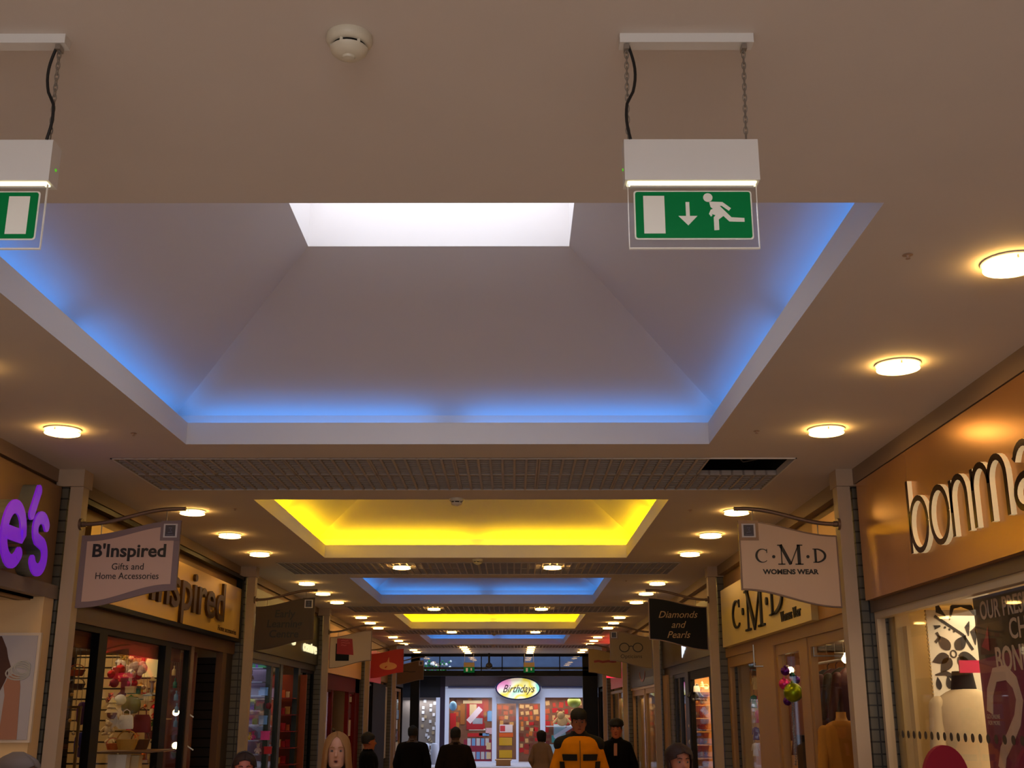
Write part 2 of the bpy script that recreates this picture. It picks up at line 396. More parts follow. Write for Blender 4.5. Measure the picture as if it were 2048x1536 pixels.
for k in range(5):
    mb = MB(); y0 = grille_y(k); y1 = y0+1.24
    for a, b, c, d in ((GX0, GX1, y0, y0+.012), (GX0, GX1, y1-.012, y1), (GX0, GX0+.012, y0, y1), (GX1-.012, GX1, y0, y1)): mb.box(a, b, c, d, ZC-.008, ZC+.042)
    o = struct('trim_%d' % (10+k), mb, M_WHITE)
mb = MB()
mb.tube([(GX1-.5, 8.9, ZC+.14), (GX1-.35, 8.6, ZC+.1), (GX1-.2, 8.5, ZC+.15), (GX1-.02, 8.35, ZC+.12)], .008)
mb.tube([(GX1-.62, 8.5, ZC+.3), (GX1-.3, 8.75, ZC+.07), (GX1-.06, 8.42, ZC+.06), (GX1-.01, 8.38, ZC+.2)], .006)
tag(obj('cable', mb, mat('grey cable', (96, 90, 84), .6)), 'loose grey cables in the dark gap of the missing grille tile', 'cable')
# smoke detectors and sprinkler heads
M_DET = mat('detector plastic', (214, 206, 186), .4)
def make_det(label):
    r = thing('smoke_detector', label, 'smoke detector')
    mb = MB(); mb.lathe([(.02, 0), (.063, 0), (.064, -.014), (.058, -.026), (.05, -.03)], n=32); obj('base', mb, M_DET, r, True)
    mb = MB(); mb.lathe([(.0465, -.028), (.0465, -.040)], n=32); obj('dark_slot', mb, M_BLACK, r, True)
    mb = MB(); mb.lathe([(.052, -.039), (.050, -.046), (.04, -.056), (.026, -.061), (.018, -.062), (.016, -.068), (.003, -.07)], n=32)
    for a in range(6):
        q = a*PI/3+.2; mb.box(.047*math.cos(q)-.004, .047*math.cos(q)+.004, .047*math.sin(q)-.004, .047*math.sin(q)+.004, -.042, -.026)
    obj('sensor_head', mb, M_DET, r, True)
    return r
sd = make_det('round white smoke detector on the plain ceiling in front of the first coffer'); p = at(703, 70, 2.80); sd.location = (-.455, 2.80, ZC)
for px, py, D, lab in ((913, 998, 9.95, 'small smoke detector before the nearest yellow coffer'), (955, 1131, 14.1, 'tiny smoke detector in the strip behind the nearest yellow coffer'), (988, 1268, 27.6, 'dark smoke detector in front of the farthest blue coffer'), (986, 1290, 32.6, 'tiny smoke detector behind the farthest blue coffer')):
    dup(sd, (at(px, py, D).x, D, ZC), lab)
def make_sprk():
    mb = MB(); mb.lathe([(.018, 0), (.022, -.002), (.007, -.004), (.004, -.014), (.010, -.016), (.010, -.018), (.003, -.019)], n=14)
    return tag(obj('sprinkler_head', mb, mat('sprinkler metal', (176, 146, 126), .5), None, True), 'x', 'sprinkler')
sp = make_sprk(); first = True
for px, py, lab in ((1815, 510, 'small sprinkler head left of the nearest right-hand downlight'), (1513, 862, 'tiny sprinkler head by the right corner of the nearest blue coffer'), (267, 866, 'tiny sprinkler head by the left corner of the nearest blue coffer'), (1380, 1020, 'tiny sprinkler head right of the nearest yellow coffer'), (470, 1017, 'tiny sprinkler head left of the nearest yellow coffer'), (1252, 1161, 'tiny sprinkler head right of the second blue coffer')):
    u = 768-py; D = 1.8*(F*math.cos(PITCH)-u*math.sin(PITCH))/(F*math.sin(PITCH)+u*math.cos(PITCH))
    o = sp if first else sp.copy()
    if not first: COL.objects.link(o)
    first = False; q = at(px, py, D); o.location = (q.x, D, ZC); o['label'] = lab; o['group'] = 'sprinkler heads in the ceiling'
# ------------------------------------------------------------------ exit signs
M_GREEN = mat('exit green', (0, 104, 48), .5, emit=(0, 110, 56), es=.20, spec=.1)
M_PICT = mat('pictogram white', (214, 208, 196), .4, emit=(214, 208, 196), es=.12)
M_ACR = glassmat('clear acrylic', (.93, .95, .97), .9)
M_ACE = mat('lit acrylic edge', (190, 180, 170), .2, emit=(200, 190, 175), es=.25)
M_TUBE = mat('lamp slot', (255, 250, 215), .3, emit=(255, 244, 190), es=2.2)
def exit_sign(cx, y, label, mirror=False, small=False, zt=1.80, rot=0):
    r = thing('exit_sign', label, 'exit sign', (cx, y, CZ+zt), 'exit signs hanging from the ceiling' if not small else 'exit signs over the street door')
    sg = -1 if mirror else 1
    B = lambda x0, x1, y0, y1, z0, z1: MB().box(cx+sg*x0, cx+sg*x1, y+y0, y+y1, CZ+z0, CZ+z1)
    if not small:
        obj('ceiling_plate', B(-.184, .184, -.018, .022, 1.772, 1.80), M_WHITE, r)
        for sx, x0, x1 in ((-1, -.165, -.168), (1, .158, .150)):
            mb = MB(); n = 17
            for i in range(n):
                t = (i+.5)/n; x = cx+sg*(x0+(x1-x0)*t); z = CZ+1.768+(1.487-1.768)*t; L = .0125; w = .0052; pts = []
                for a in range(10):
                    q = 2*PI*a/10; u = w*math.cos(q); v = L*math.sin(q)
                    pts.append((x+u, y, z+v) if i % 2 else (x, y+u, z+v))
                mb.tube(pts, .0017, 5, True)
            obj('chain', mb, M_STEEL, r, True)
        for a in (-.172, .151): obj('hook', MB().box(cx+sg*a, cx+sg*(a+.014), y-.015, y+.012, CZ+1.755, CZ+1.769), M_STEEL, r)
        pts = []
        for i in range(17):
            t = i/16; pts.append((cx+sg*(-.160+.017*math.sin(min(t/.62, 1)*PI)-.010*math.sin(max(0, (t-.5)/.5)*PI)-.002*t), y-.006, CZ+1.768-.285*t))
        obj('power_cable', MB().tube(pts, .0042, 8), mat('black cable', (18, 16, 16), .5), r, True)
    obj('lamp_housing', B(-.180, .180, -.005, .055, 1.364, 1.483), M_WHITE, r)
    if not small:
        mb = MB(); M = frame_mat((cx-.180*1, y+.03, CZ+1.41), (0, -1, 0), (0, 0, 1)) if not mirror else frame_mat((cx+.180, y+.03, CZ+1.41), (0, 1, 0), (0, 0, 1))
        mb.disc(0, 0, .004, M, .003); obj('indicator_lamp', mb, mat('green indicator', (80, 160, 40), .4, emit=(90, 200, 40), es=.6), r)
    obj('lamp_slot', B(-.172, .172, 0.004, .03, 1.360, 1.364), M_TUBE, r)
    obj('clear_panel', B(-.170, .170, .012, .016, 1.176, 1.360), M_ACR, r)
    e = MB(); 
    for a in ((-.172, .172, 1.173, 1.176), (-.172, -.1705, 1.176, 1.36), (.1705, .172, 1.176, 1.36), (-.165, .165, 1.352, 1.3545)): e.box(cx+a[0], cx+a[1], y+.010, y+.018, CZ+a[2], CZ+a[3])
    obj('panel_edge', e, M_ACE, r)
    M = FACE(cx, y+.011, CZ+1.268); hw, hh = .157, .070
    def rr(hw, hh, q):
        P = []
        for ax, ay, a0 in ((hw-q, hh-q, 0), (-hw+q, hh-q, 90), (-hw+q, -hh+q, 180), (hw-q, -hh+q, 270)): P += arc(ax, ay, q, q, a0, a0+90, 4)
        return P
    pan = obj('sign_border', MB().prism(rr(hw, hh, .008), M, .002), M_PICT, r)
    pan = obj('sign_panel', MB().prism(rr(hw-.004, hh-.004, .006), frame_mat((cx, y+.009, CZ+1.268), (1,0,0), (0,0,1)), .002), M_GREEN, r)
    M = FACE(cx, y+.0068, CZ+1.268); m_ = MB()
    X = lambda v: sg*v
    m_.prism([(X(-.132), -.054), (X(-.076), -.054), (X(-.076), .054), (X(-.132), .054)], M, .001)
    m_.prism([(X(-.020), .036), (X(-.010), .036), (X(-.010), -.006), (X(-.020), -.006)], M, .001)
    m_.prism([(X(-.040), -.004), (X(.010), -.004), (X(-.015), -.031)], M, .001)
    m_.disc(X(.040), .049, .0125, M, .001)
    m_.prism([(X(a), b) for a, b in ((.043, .036), (.047, .037), (.078, .036), (.100, .018), (.094, .011), (.076, .025), (.070, .025), (.100, -.008), (.134, -.010), (.134, -.021), (.094, -.020), (.079, -.004), (.066, -.014), (.066, -.044), (.053, -.045), (.053, -.008), (.058, -.002), (.048, .002), (.050, -.002), (.046, -.006), (.041, .002), (.046, .014), (.052, .016), (.046, .022))], M, .001)
    obj('pictogram', m_, M_PICT, r)
    return r
exit_sign(.476, 2.80, 'green running-man exit sign hanging on chains, right of the roof light')
exit_sign(-1.42, 2.80, 'green exit sign hanging at the left edge, cut off by the frame', True)
# ------------------------------------------------------------------ hanging shop signs
M_BLUE = mat('logo blue', (22, 26, 62), .4); M_LW = mat('logo white', (200, 196, 200), .5)
M_INK = mat('black lettering', (14, 12, 12), .5)
def hanging_sign(s, y, label, c_edge, c_face, draw, logo=True, edge=.03):
    xw = -3.31 if s < 0 else 2.48; d = -s      # d: direction from the post to the middle
    r = thing('hanging_sign', label, 'hanging sign', (xw, y, CZ+1.4), 'shop signs hanging from curved brackets')
    P = lambda u, z: (xw+d*u, y, CZ+z)
    rod = []
    for i in range(17):
        t = i/16; u = .8*t; z = 1.380+.117*(.5-.5*math.cos(PI*min(1, max(0, (t-.05)/.85)))); rod.append(P(u, z))
    mb = MB(); mb.tube(rod, .016, 10); obj('bracket', mb, M_BRONZE, r, True)
    mb = MB(); mb.disc(0, 0, .045, frame_mat(P(-.0, 1.38), (0, d, 0), (0, 0, 1)), .02); mb.disc(0, 0, .022, frame_mat(P(.02, 1.38), (0, d, 0), (0, 0, 1)), .03); obj('wall_plate', mb, M_BRONZE, r, True)
    for u, z0, z1 in ((.17, 1.30, 1.385), (.66, 1.39, 1.485)): obj('hanger', MB().tube([P(u, z0), P(u, z1)], .004, 6), M_STEEL, r)
    def outline(q):
        u0, u1 = .03+q, .775-q; n = 12; top = []; bot = []
        w = lambda t: .5-.5*math.cos(PI*t)
        for i in range(n+1):
            t = i/n; u = u0+(u1-u0)*t; top.append((u, 1.292+(1.408-1.292)*w(t)-q)); bot.append((u, .750+(.882-.750)*w(t)+q))
        return [(d*(u), z-1.07) for u, z in (bot+top[::-1])]
    M = FACE(xw, y+.012, CZ+1.07)
    obj('sign_board', MB().prism(outline(0), M, .024), c_edge, r)
    M2 = FACE(xw, y-.012, CZ+1.07); obj('sign_face', MB().prism(outline(edge), M2, .003), c_face, r)
    if logo:
        cu = d*(.775-.075); L = MB(); L.prism([(cu-.075, .263), (cu+.075, .263), (cu+.075, .4-.062), (cu-.075, .4-.062)][::1], FACE(xw, y-.0125, CZ+1.07), .004)
        L = MB(); cz = .338-.08
        L.box(xw+cu-.075, xw+cu+.075, y-.018, y-.012, CZ+1.07+cz-.075, CZ+1.07+cz+.075); obj('logo_backing', L, c_edge, r)
        L = MB(); L.box(xw+cu-.052, xw+cu+.052, y-.021, y-.017, CZ+1.07+cz-.052, CZ+1.07+cz+.052); obj('logo_tile', L, M_LW, r)
        L = MB(); L.box(xw+cu-.038, xw+cu+.038, y-.024, y-.020, CZ+1.07+cz-.042, CZ+1.07+cz+.042); obj('logo_square', L, M_BLUE, r)
        L = MB(); L.ribbon([(-.012, .02), (.012, .022), (.0, .004), (.016, -.012), (-.016, -.016)], .006, FACE(xw+cu, y-.0245, CZ+1.07+cz), .001); L.ribbon([(-.028, -.033), (.028, -.033)], .004, FACE(xw+cu, y-.0245, CZ+1.07+cz), .001); obj('logo_emblem', L, mat('logo grey', (90, 96, 130), .5), r)
    draw(r, xw+d*.40, y-.0165)
    return r
PINK = mat('beige pink sign', (196, 166, 152), .6); MAUVE = mat('mauve sign border', (126, 108, 112), .6)
def d_bins(r, cx, y):
    text('lettering', "B'Inspired", .135, FACE(cx, y, CZ+1.172), M_INK, r, .002, .0035, width=.555)
    text('lettering', 'Gifts and', .07, FACE(cx, y, CZ+1.055), M_INK, r, .002, 0, width=.24)
    text('lettering', 'Home Accessories', .07, FACE(cx-.0, y, CZ+.985), M_INK, r, .002, 0, width=.475)
hanging_sign(-1, 8.72, "beige hanging sign lettered B'Inspired Gifts and Home Accessories", MAUVE, PINK, d_bins, edge=.045)
# serif letters
def serif(mb, ch, M, h, w, d=.004, x0=0, t=.16):
    T = h*t; th = h*.05
    if ch == 'C':
        P = arc(x0+w*.5, h*.5, w*.46, h*.47, 48, 312, 28); W_ = [th+(T-th)*max(0, -math.cos(math.radians(48+264*i/28)))**1.0 for i in range(29)]
        mb.ribbon(P, W_, M, d); mb.ribbon([(P[0][0]+th*.5, h*.70), (P[0][0]+th*.5, h*.98)], th, M, d)
    if ch == 'D':
        mb.ribbon([(x0+w*.2, 0), (x0+w*.2, h)], T, M, d); P = arc(x0+w*.2, h*.5, w*.72, h*.475, 90, -90, 24)
        W_ = [th+(T-th)*max(0, math.cos(math.radians(90-180*i/24))) for i in range(25)]; mb.ribbon(P, W_, M, d)
        for z in (th/2, h-th/2): mb.ribbon([(x0, z), (x0+w*.45, z)], th, M, d)
    if ch == 'M':
        mb.ribbon([(x0+w*.15, 0), (x0+w*.15, h)], th, M, d); mb.ribbon([(x0+w*.12, h), (x0+w*.5, h*.02)], T, M, d); mb.ribbon([(x0+w*.5, h*.02), (x0+w*.84, h)], th, M, d)
        mb.ribbon([(x0+w*.84, 0), (x0+w*.84, h)], T, M, d)
        for a, b, z in ((0, .28, th/2), (.68, 1, th/2), (0, .2, h-th/2), (.78, 1, h-th/2)): mb.ribbon([(x0+w*a, z), (x0+w*b, z)], th, M, d)
def d_cmd(r, cx, y):
    mb = MB(); M = FACE(cx-.255, y, CZ+1.085)
    serif(mb, 'C', M, .105, .10); serif(mb, 'D', M, .105, .10, x0=.43); 
    M = FACE(cx-.255, y, CZ+1.07); serif(mb, 'M', M, .15, .19, x0=.165)
    M = FACE(cx-.255, y, CZ+1.13); mb.disc(.134, 0, .012, M, .004); mb.disc(.392, 0, .012, M, .004)
    obj('lettering', mb, M_INK, r)
    text('lettering', 'WOMENS WEAR', .05, FACE(cx, y, CZ+1.015), M_INK, r, .002, .002, width=.42)
hanging_sign(1, 8.72, 'cream hanging sign lettered C M D Womens Wear on a curved bracket', M_BRONZE, mat('cream sign', (206, 178, 152), .6), d_cmd, edge=.012)
OLIVE = mat('dark olive sign', (64, 44, 18), .5)
def d_elc(r, cx, y):
    for i, t in enumerate(('Early', 'Learning', 'Centre')): text('lettering', t, .13, FACE(cx, y, CZ+1.20-.125*i), mat('dark green lettering', (24, 26, 16), .5), r, .002, .003, shear=.1)
hanging_sign(-1, 14.84, 'dark olive hanging sign lettered Early Learning Centre', OLIVE, OLIVE, d_elc)
def d_dia(r, cx, y):
    for i, t in enumerate(('Diamonds', 'and', 'Pearls')): text('lettering', t, .12, FACE(cx-.01, y, CZ+1.19-.125*i), mat('pale gold lettering', (170, 140, 100), .5), r, .002, 0, shear=.35)
hanging_sign(1, 14.84, 'black hanging sign with script letters Diamonds and Pearls', M_BRONZE, M_BLACK, d_dia, False, .012)
def d_red2(r, cx, y):
    obj('black_square', MB().prism([(-.26, -.22), (-.02, -.22), (-.02, .08), (-.26, .08)], FACE(cx-.0, y, CZ+1.10), .002), M_BLACK, r)
    obj('red_square', MB().prism([(-.24, -.10), (.06, -.12), (.03, .16), (-.24, .17)], FACE(cx, y-.002, CZ+1.10), .002), mat('sign red', (168, 20, 34), .5), r)
    m = MB(); 
    for z, w in ((.13, .13), (.09, .16), (.05, .10)): m.ribbon([(-.17, z), (-.17+w*.3, z+.008), (-.17+w*.6, z-.006), (-.17+w, z)], .012, FACE(cx, y-.004, CZ+1.10), .001)
    obj('faint_lettering', m, mat('faint pink lettering', (214, 96, 96), .5), r)
hanging_sign(-1, 14.84+BAY, 'cream hanging sign with a red square over a black square', M_BRONZE, mat('pale sign', (206, 182, 154), .6), d_red2, False, .012)
def d_opt(r, cx, y):
    m = MB(); M = FACE(cx, y, CZ+1.11)
    for sx in (-1, 1): m.ribbon(arc(sx*.12, 0, .085, .075, 0, 360, 24), .016, M, .003)
    m.ribbon(arc(0, -.005, .04, .03, 170, 10, 8), .014, M, .003); obj('spectacles', m, M_INK, r)
    text('lettering', 'Opticians', .09, FACE(cx, y, CZ+.955), M_INK, r, .002, 0, width=.38)
hanging_sign(1, 14.84+BAY, 'olive cream hanging sign with black spectacles above lettering', M_BRONZE, mat('olive cream sign', (150, 128, 92), .6), d_opt, True, .012)
RED = mat('bank red', (176, 8, 18), .5)
def d_bank(r, cx, y):
    m = MB(); M = FACE(cx+.03, y, CZ+1.05); m.disc(0, -.03, .20, M, .002, ry=.085, n=28); obj('oval_emblem', m, mat('emblem cream', (216, 150, 100), .5), r)
    m = MB(); M = FACE(cx+.03, y-.002, CZ+1.05)
    m.ribbon([(-.07, -.07), (-.03, -.03), (-.045, .04)], .03, M, .002); obj('emblem_gap', m, RED, r)
    m = MB(); m.ribbon([(.045, -.04), (.01, .03), (.0, .08), (.012, .165)], [.075, .06, .04, .006], M, .003); m.ribbon([(-.02, -.03), (-.045, .02), (-.04, .07)], [.04, .035, .006], M, .003); obj('flame_emblem', m, mat('emblem cream', (216, 150, 100), .5), r)
hanging_sign(-1, 14.84+2*BAY, 'red hanging sign with a cream flame emblem', RED, RED, d_bank, False, .01)
def d_stripe(r, cx, y):
    m = MB(); M = FACE(cx, y, CZ+1.12); m.ribbon([(-.25, 0), (-.15, .012), (-.05, -.008), (.08, .01), (.18, -.004), (.26, .006)], .05, M, .002); obj('faint_lettering', m, mat('maroon lettering', (120, 20, 44), .5), r)
hanging_sign(1, 14.84+2*BAY, 'plain cream hanging sign with a line of maroon lettering', M_BRONZE, mat('olive cream sign', (150, 128, 92), .6), d_stripe, False, .012)
def d_none(r, cx, y):
    m = MB(); M = FACE(cx, y, CZ+1.10); m.ribbon([(-.2, 0), (-.1, .01), (0, -.01), (.15, 0)], .03, M, .002); obj('faint_lettering', m, mat('dark brown lettering', (50, 32, 20), .5), r)
hanging_sign(-1, 14.84+3*BAY, 'dull brown hanging sign nearest the street exit on the left', M_BRONZE, mat('dull brown sign', (96, 66, 42), .6), d_none, True, .012)
# ------------------------------------------------------------------ shopfronts
def WM(s, x, y, z): return RIGHT(x, y, z) if s > 0 else LEFT(x, y, z)
NW = [0]
def window(s, y0, y1, ztop, zbot=-1.45, m=None, fr=.035, cols=(), x=None, glass=M_GLASS):
    """one glazed bay of a shopfront: frame (with its own mullions) and pane"""
    m = m or M_BLACK; x = x if x is not None else ((XL-.05) if s < 0 else (XR+.05)); NW[0] += 1
    r = sempty('window_%d' % NW[0], (x, y0, CZ+zbot)); B = lambda a, b, c, d, t=.03: MB().box(x-t, x+t, a, b, CZ+c, CZ+d)
    fb = MB()
    for a, b, c, d in ((y0, y0+fr, zbot, ztop), (y1-fr, y1, zbot, ztop), (y0+fr, y1-fr, ztop-fr, ztop), (y0+fr, y1-fr, zbot, zbot+.1)): fb.box(x-.03, x+.03, a, b, CZ+c, CZ+d)
    for c, w in cols: fb.box(x-.035, x+.035, c-w/2, c+w/2, CZ+zbot+.1, CZ+ztop-fr)
    obj('window_frame', fb, m, r); obj('glass_pane', B(y0+fr, y1-fr, zbot+.1, ztop-fr, .003), glass, r)
    return r
def stallriser(s, y0, y1, m, z=-1.45):
    x = XL-.05 if s < 0 else XR+.05
    struct('wall_%s_base' % ('left' if s < 0 else 'right'), MB().box(x-.05, x+.05, y0, y1, 0, CZ+z), m)
def fascia(name, label, s, y0, y1, z0, z1, m, t=.07, edge=None):
    x = XL if s < 0 else XR
    r = thing(name, label, 'shop sign', (x, (y0+y1)/2, CZ+z0), 'shop name boards')
    xb = x-s*.002; xf = x-s*t+s*.02
    obj('board', MB().box(xb, xf, y0, y1, CZ+z0, CZ+z1), m, r)
    if edge:
        for nm, a, b, c, d in (('top_rail', y0, y1, z1, z1+.025), ('bottom_rail', y0, y1, z0-.03, z0)): obj(nm, MB().box(xb, xf-s*.012, a, b, CZ+c, CZ+d), edge, r)
    return r, xf
def roomlight(s, y, d=1.4, p=SHOP_W, c=(1, .74, .45), z=.66, n=1):
    x = (XL-d) if s < 0 else (XR+d)
    light('AREA', (x, y, CZ+z), p, c, 1.2, 3.0)
def headband(s, y0, y1, z0, z1, m):
    x = XL-.04 if s < 0 else XR+.04
    NT[0] += 1; struct('trim_%d' % NT[0], MB().box(x-.04, x+.04, y0, y1, CZ+z0, CZ+z1), m)
NT = [20]
PB = [8.72+BAY*k for k in range(5)]      # pier near faces
def bay(k): return (PB[k]+.25, PB[k+1] if k < 4 else YE)
# ---- generic goods: one mesh each, copied
PC = {}
def goods(kind, col, loc, label, cat, group, size=1.0, rz=0, sc=None):
    key = (kind, col)
    if key not in PC:
        m = mat('goods %s %s' % col[1:2]*0 if False else 'goods %s %d %d %d' % ((kind,)+tuple(col)), col, .35 if kind in ('bauble', 'bottle') else .6, .75 if kind == 'bauble' else 0, noise=.12, nscale=20)
        mb = MB()
        if kind == 'bauble': mb.ball((0,0,0), .5, 20); mb.lathe([(.1, .48), (.1, .58), (.02, .6)], n=10); mb.tube([(0,0,.6), (0,0,.8)], .015, 5)
        elif kind in ('gift_box', 'toy_box', 'card_box', 'book'): mb.box(-.5, .5, -.35, .35, 0, .7); mb.box(-.53, .53, -.38, .38, .56, .72)
        elif kind == 'cushion': mb.loft([(0,0,.0,.02,.02), (0,0,.04,.32,.1), (0,0,.2,.47,.19), (0,0,.45,.5,.22), (0,0,.7,.47,.19), (0,0,.86,.32,.1), (0,0,.9,.02,.02)], 20, 3.5)
        elif kind == 'bag': mb.loft([(0,0,0,.40,.16), (0,0,.1,.43,.18), (0,0,.6,.38,.12), (0,0,.75,.30,.05)], 16, 3.5); mb.tube([(-.18,0,.72), (-.16,0,.95), (0,0,1.05), (.16,0,.95), (.18,0,.72)], .025, 6)
        elif kind == 'basket': mb.loft([(0,0,0,.34,.26), (0,0,.1,.38,.29), (0,0,.38,.47,.36), (0,0,.45,.5,.38), (0,0,.45,.44,.33), (0,0,.2,.38,.28)], 20, 2.6); mb.tube(arc3((0,0,.42), .45), .03, 6)
        elif kind == 'candle': mb.lathe([(.28, 0), (.3, .04), (.2, .08), (.2, .75), (.17, .8), (.02, .78), (.015, .9)], n=14)
        elif kind == 'cone_tree': mb.lathe([(.06, 0), (.06, .12), (.38, .13), (.18, .42), (.3, .42), (.12, .68), (.22, .68), (.02, 1.0)], n=14)
        elif kind == 'star': mb.prism([((.5 if i % 2 == 0 else .2)*math.sin(PI*i/5), (.5 if i % 2 == 0 else .2)*math.cos(PI*i/5)) for i in range(10)], FACE(0, .04, 0), .08)
        elif kind == 'bottle': mb.lathe([(.2, 0), (.22, .05), (.22, .5), (.16, .62), (.07, .7), (.07, .92), (.09, .93), (.09, 1.0), (.02, 1.0)], n=14)
        elif kind == 'greeting_card': mb.box(-.36, .36, -.01, .01, 0, 1.0); mb.add([(-.36, .01, 0), (.36, .01, 0), (.36, .3, 0), (-.36, .3, 0), (-.36, .012, 1), (.36, .012, 1)], [(0, 1, 5, 4), (2, 3, 4, 5)])
        elif kind == 'soft_toy':
            mb.ball((0,0,.3), .28, 14, 1, .8, 1.1); mb.ball((0,-.03,.72), .22, 14); mb.ball((-.17,0,.9), .08, 8); mb.ball((.17,0,.9), .08, 8); mb.ball((0,-.24,.67), .08, 8)
            mb.capsule((-.24,-.05,.45), (-.4,-.15,.25), .09, .08, 8); mb.capsule((.24,-.05,.45), (.4,-.15,.25), .09, .08, 8); mb.capsule((-.14,-.1,.1), (-.2,-.4,.06), .11, .09, 8); mb.capsule((.14,-.1,.1), (.2,-.4,.06), .11, .09, 8)
        elif kind == 'garment':
            mb.loft([(0,0,-1.3,.34,.07), (0,0,-.9,.28,.07), (0,0,-.45,.24,.08), (0,0,-.15,.28,.09), (0,0,-.04,.16,.06), (0,0,0,.09,.05)], 18, 2.6)
            for q in (-1, 1): mb.capsule((q*.25,0,-.16), (q*.38,0,-.72), .08, .055, 10)
            mb.tube([(0,0,0), (0,0,.06), (.03,0,.1), (.02,0,.13), (-.02,0,.12)], .008, 6)
        elif kind == 'stocking': mb.loft([(0,0,1,.2,.08), (0,0,.8,.2,.08), (0,0,.79,.16,.06), (0,0,.3,.15,.06), (-.08,0,.12,.24,.07), (-.12,0,0,.22,.05)], 14, 2.6)
        elif kind == 'parcel_ball': mb.ball((0,0,.5), .5, 12, 1, 1, .9)
        o = obj(kind, mb, m, None, kind not in ('gift_box', 'toy_box', 'card_box', 'book', 'star', 'greeting_card')); PC[key] = o
    else:
        o = PC[key].copy(); COL.objects.link(o)
    o.location = loc; o.rotation_euler = (0, 0, rz); o.scale = tuple(size*q for q in (sc or (1, 1, 1)))
    return tag(o, label, cat, group)
M_THREAD = mat('thin thread', (120, 110, 96), .6)
def hang(o, top, zt=None):
    s_ = o.scale; z0 = top*.98; z1 = ((zt or CZ+.75)-o.location.z)/s_[2]
    mb = MB().tube([(0, 0, z0), (0, 0, z1)], .002/s_[0], 4); me = bpy.data.meshes.new('thread'); me.from_pydata(mb.v, [], mb.f); me.materials.append(M_THREAD)
    t = bpy.data.objects.new('thread', me); COL.objects.link(t); t.parent = o
def arc3(c, r): return [(c[0]+r*math.cos(PI*i/10), c[1], c[2]+r*.9*math.sin(PI*i/10)) for i in range(11)]
WHITE, CREAMC, REDC, DRED, GOLDC, GRN, OLV, BLU, LBLU, PUR, PNK, ORG, BRN, BLKC, TEAL, YEL = (225, 220, 210), (220, 196, 150), (190, 24, 30), (110, 16, 24), (200, 150, 60), (30, 120, 50), (96, 92, 26), (40, 50, 170), (110, 160, 215), (90, 30, 130), (220, 60, 140), (220, 96, 24), (96, 60, 34), (20, 18, 20), (30, 110, 100), (228, 190, 20)
CN = {WHITE:'white', CREAMC:'cream', REDC:'red', DRED:'dark red', GOLDC:'gold', GRN:'green', OLV:'olive', BLU:'blue', LBLU:'pale blue', PUR:'purple', PNK:'pink', ORG:'orange', BRN:'brown', BLKC:'black', TEAL:'teal', YEL:'yellow'}
def px(kind, col, x, y, D, h, where, cat=None, dz=0, rz=0, sc=None, name=None):
    """goods seen at pixel x,y (its base), h pixels tall"""
    p = at(x, y, D); zc = D*math.cos(PITCH)+(p.z-CZ)*math.sin(PITCH); s = h*zc/F
    o = goods(kind, col, (p.x, p.y, p.z+dz), '%s %s %s' % (CN[col], name or kind.replace('_', ' '), where), cat or kind.replace('_', ' '), None, s, rz, sc)
    if kind in ('bauble', 'stocking') or name == 'glass drop' or 'hang' in where: hang(o, {'bauble': .8, 'stocking': 1.0, 'bottle': 1.0, 'basket': .85}.get(kind, .9))
    return o
# ==================================================================== left shop 1: purple letters, poster
LW = mat('brown gold wall', (150, 118, 78), .55)
fs, xf = fascia('shop_fascia', 'plain bronze fascia carrying the purple letters on the left', -1, 2.9, 8.70, .915, 1.66, mat('bronze fascia left', (150, 118, 84), .45, .3))
PURP = mat('purple letter face', (118, 30, 190), .35, emit=(110, 26, 190), es=.55); SILV = mat('silver letter sides', (150, 160, 156), .3, .7)
def big(M, pts, w, caps=True, nm='letter'):
    mb = MB(); mb.ribbon(pts, w, M, .10)
    if caps:
        for p in (pts[0], pts[-1]): mb.disc(p[0], p[1], w/2, M, .10, 0, 16)
    o = obj(nm, mb, SILV, fs)
    mb = MB(); mb.ribbon(pts, w*.98, M, .012, .1004)
    if caps:
        for i, p in enumerate((pts[0], pts[-1])): mb.disc(p[0], p[1], w*.49, M, .0125+.0004*i, .1006, 16)
    f = obj('purple_face', mb, PURP, None); f.parent = o
    L = fs.location
    for v in f.data.vertices: v.co -= Vector(L)
M = WM(-1, xf, 7.70, CZ+1.155)      # e
big(M, [(-.14, .0), (.14, .0)]+arc(0, 0, .15, .185, 5, 320, 24), .095)
M = WM(-1, xf, 7.98, CZ+1.35); big(M, [(-.03, -.02), (.05, .16)], .085)     # apostrophe
M = WM(-1, xf, 8.14, CZ+1.15); big(M, arc(0, .095, .10, .09, 30, 230, 12)+arc(0, -.085, .11, .10, 60, -150, 16)[0:], .09)
# ledge and recess
headband(-1, 2.9, 8.70, .80, .915, M_BRONZE)
tag(obj('ledge', MB().box(XL+.01, XL+.09, 2.9, 8.74, CZ+.815, CZ+.915), mat('grey brown ledge', (130, 112, 98), .5)), 'grey brown ledge running under the purple letters', 'ledge')
mb = MB(); mb.box(-4.7, XL+.08, 8.52, 8.70, 0, CZ+.82); struct('wall_left_return', mb, mat('cream return wall', (222, 188, 138), .6))
mb = MB(); mb.box(-4.75, -4.65, 2.9, 8.6, 0, CZ+.82); struct('wall_left_recess', mb, mat('cream return wall', (222, 188, 138), .6))
mb = MB(); mb.box(-4.7, XL, 2.9, 8.6, CZ+.80, CZ+.86); struct('ceiling_recess', mb, M_CREAM)
r = thing('poster', 'framed poster of a raised hand and glittering bracelet on the cream wall', 'poster', (-3.8, 8.48, CZ-.2))
obj('poster_frame', MB().box(-4.16, -3.42, 8.49, 8.52, CZ-.205, CZ+.555), mat('pale frame', (214, 196, 176), .4), r)
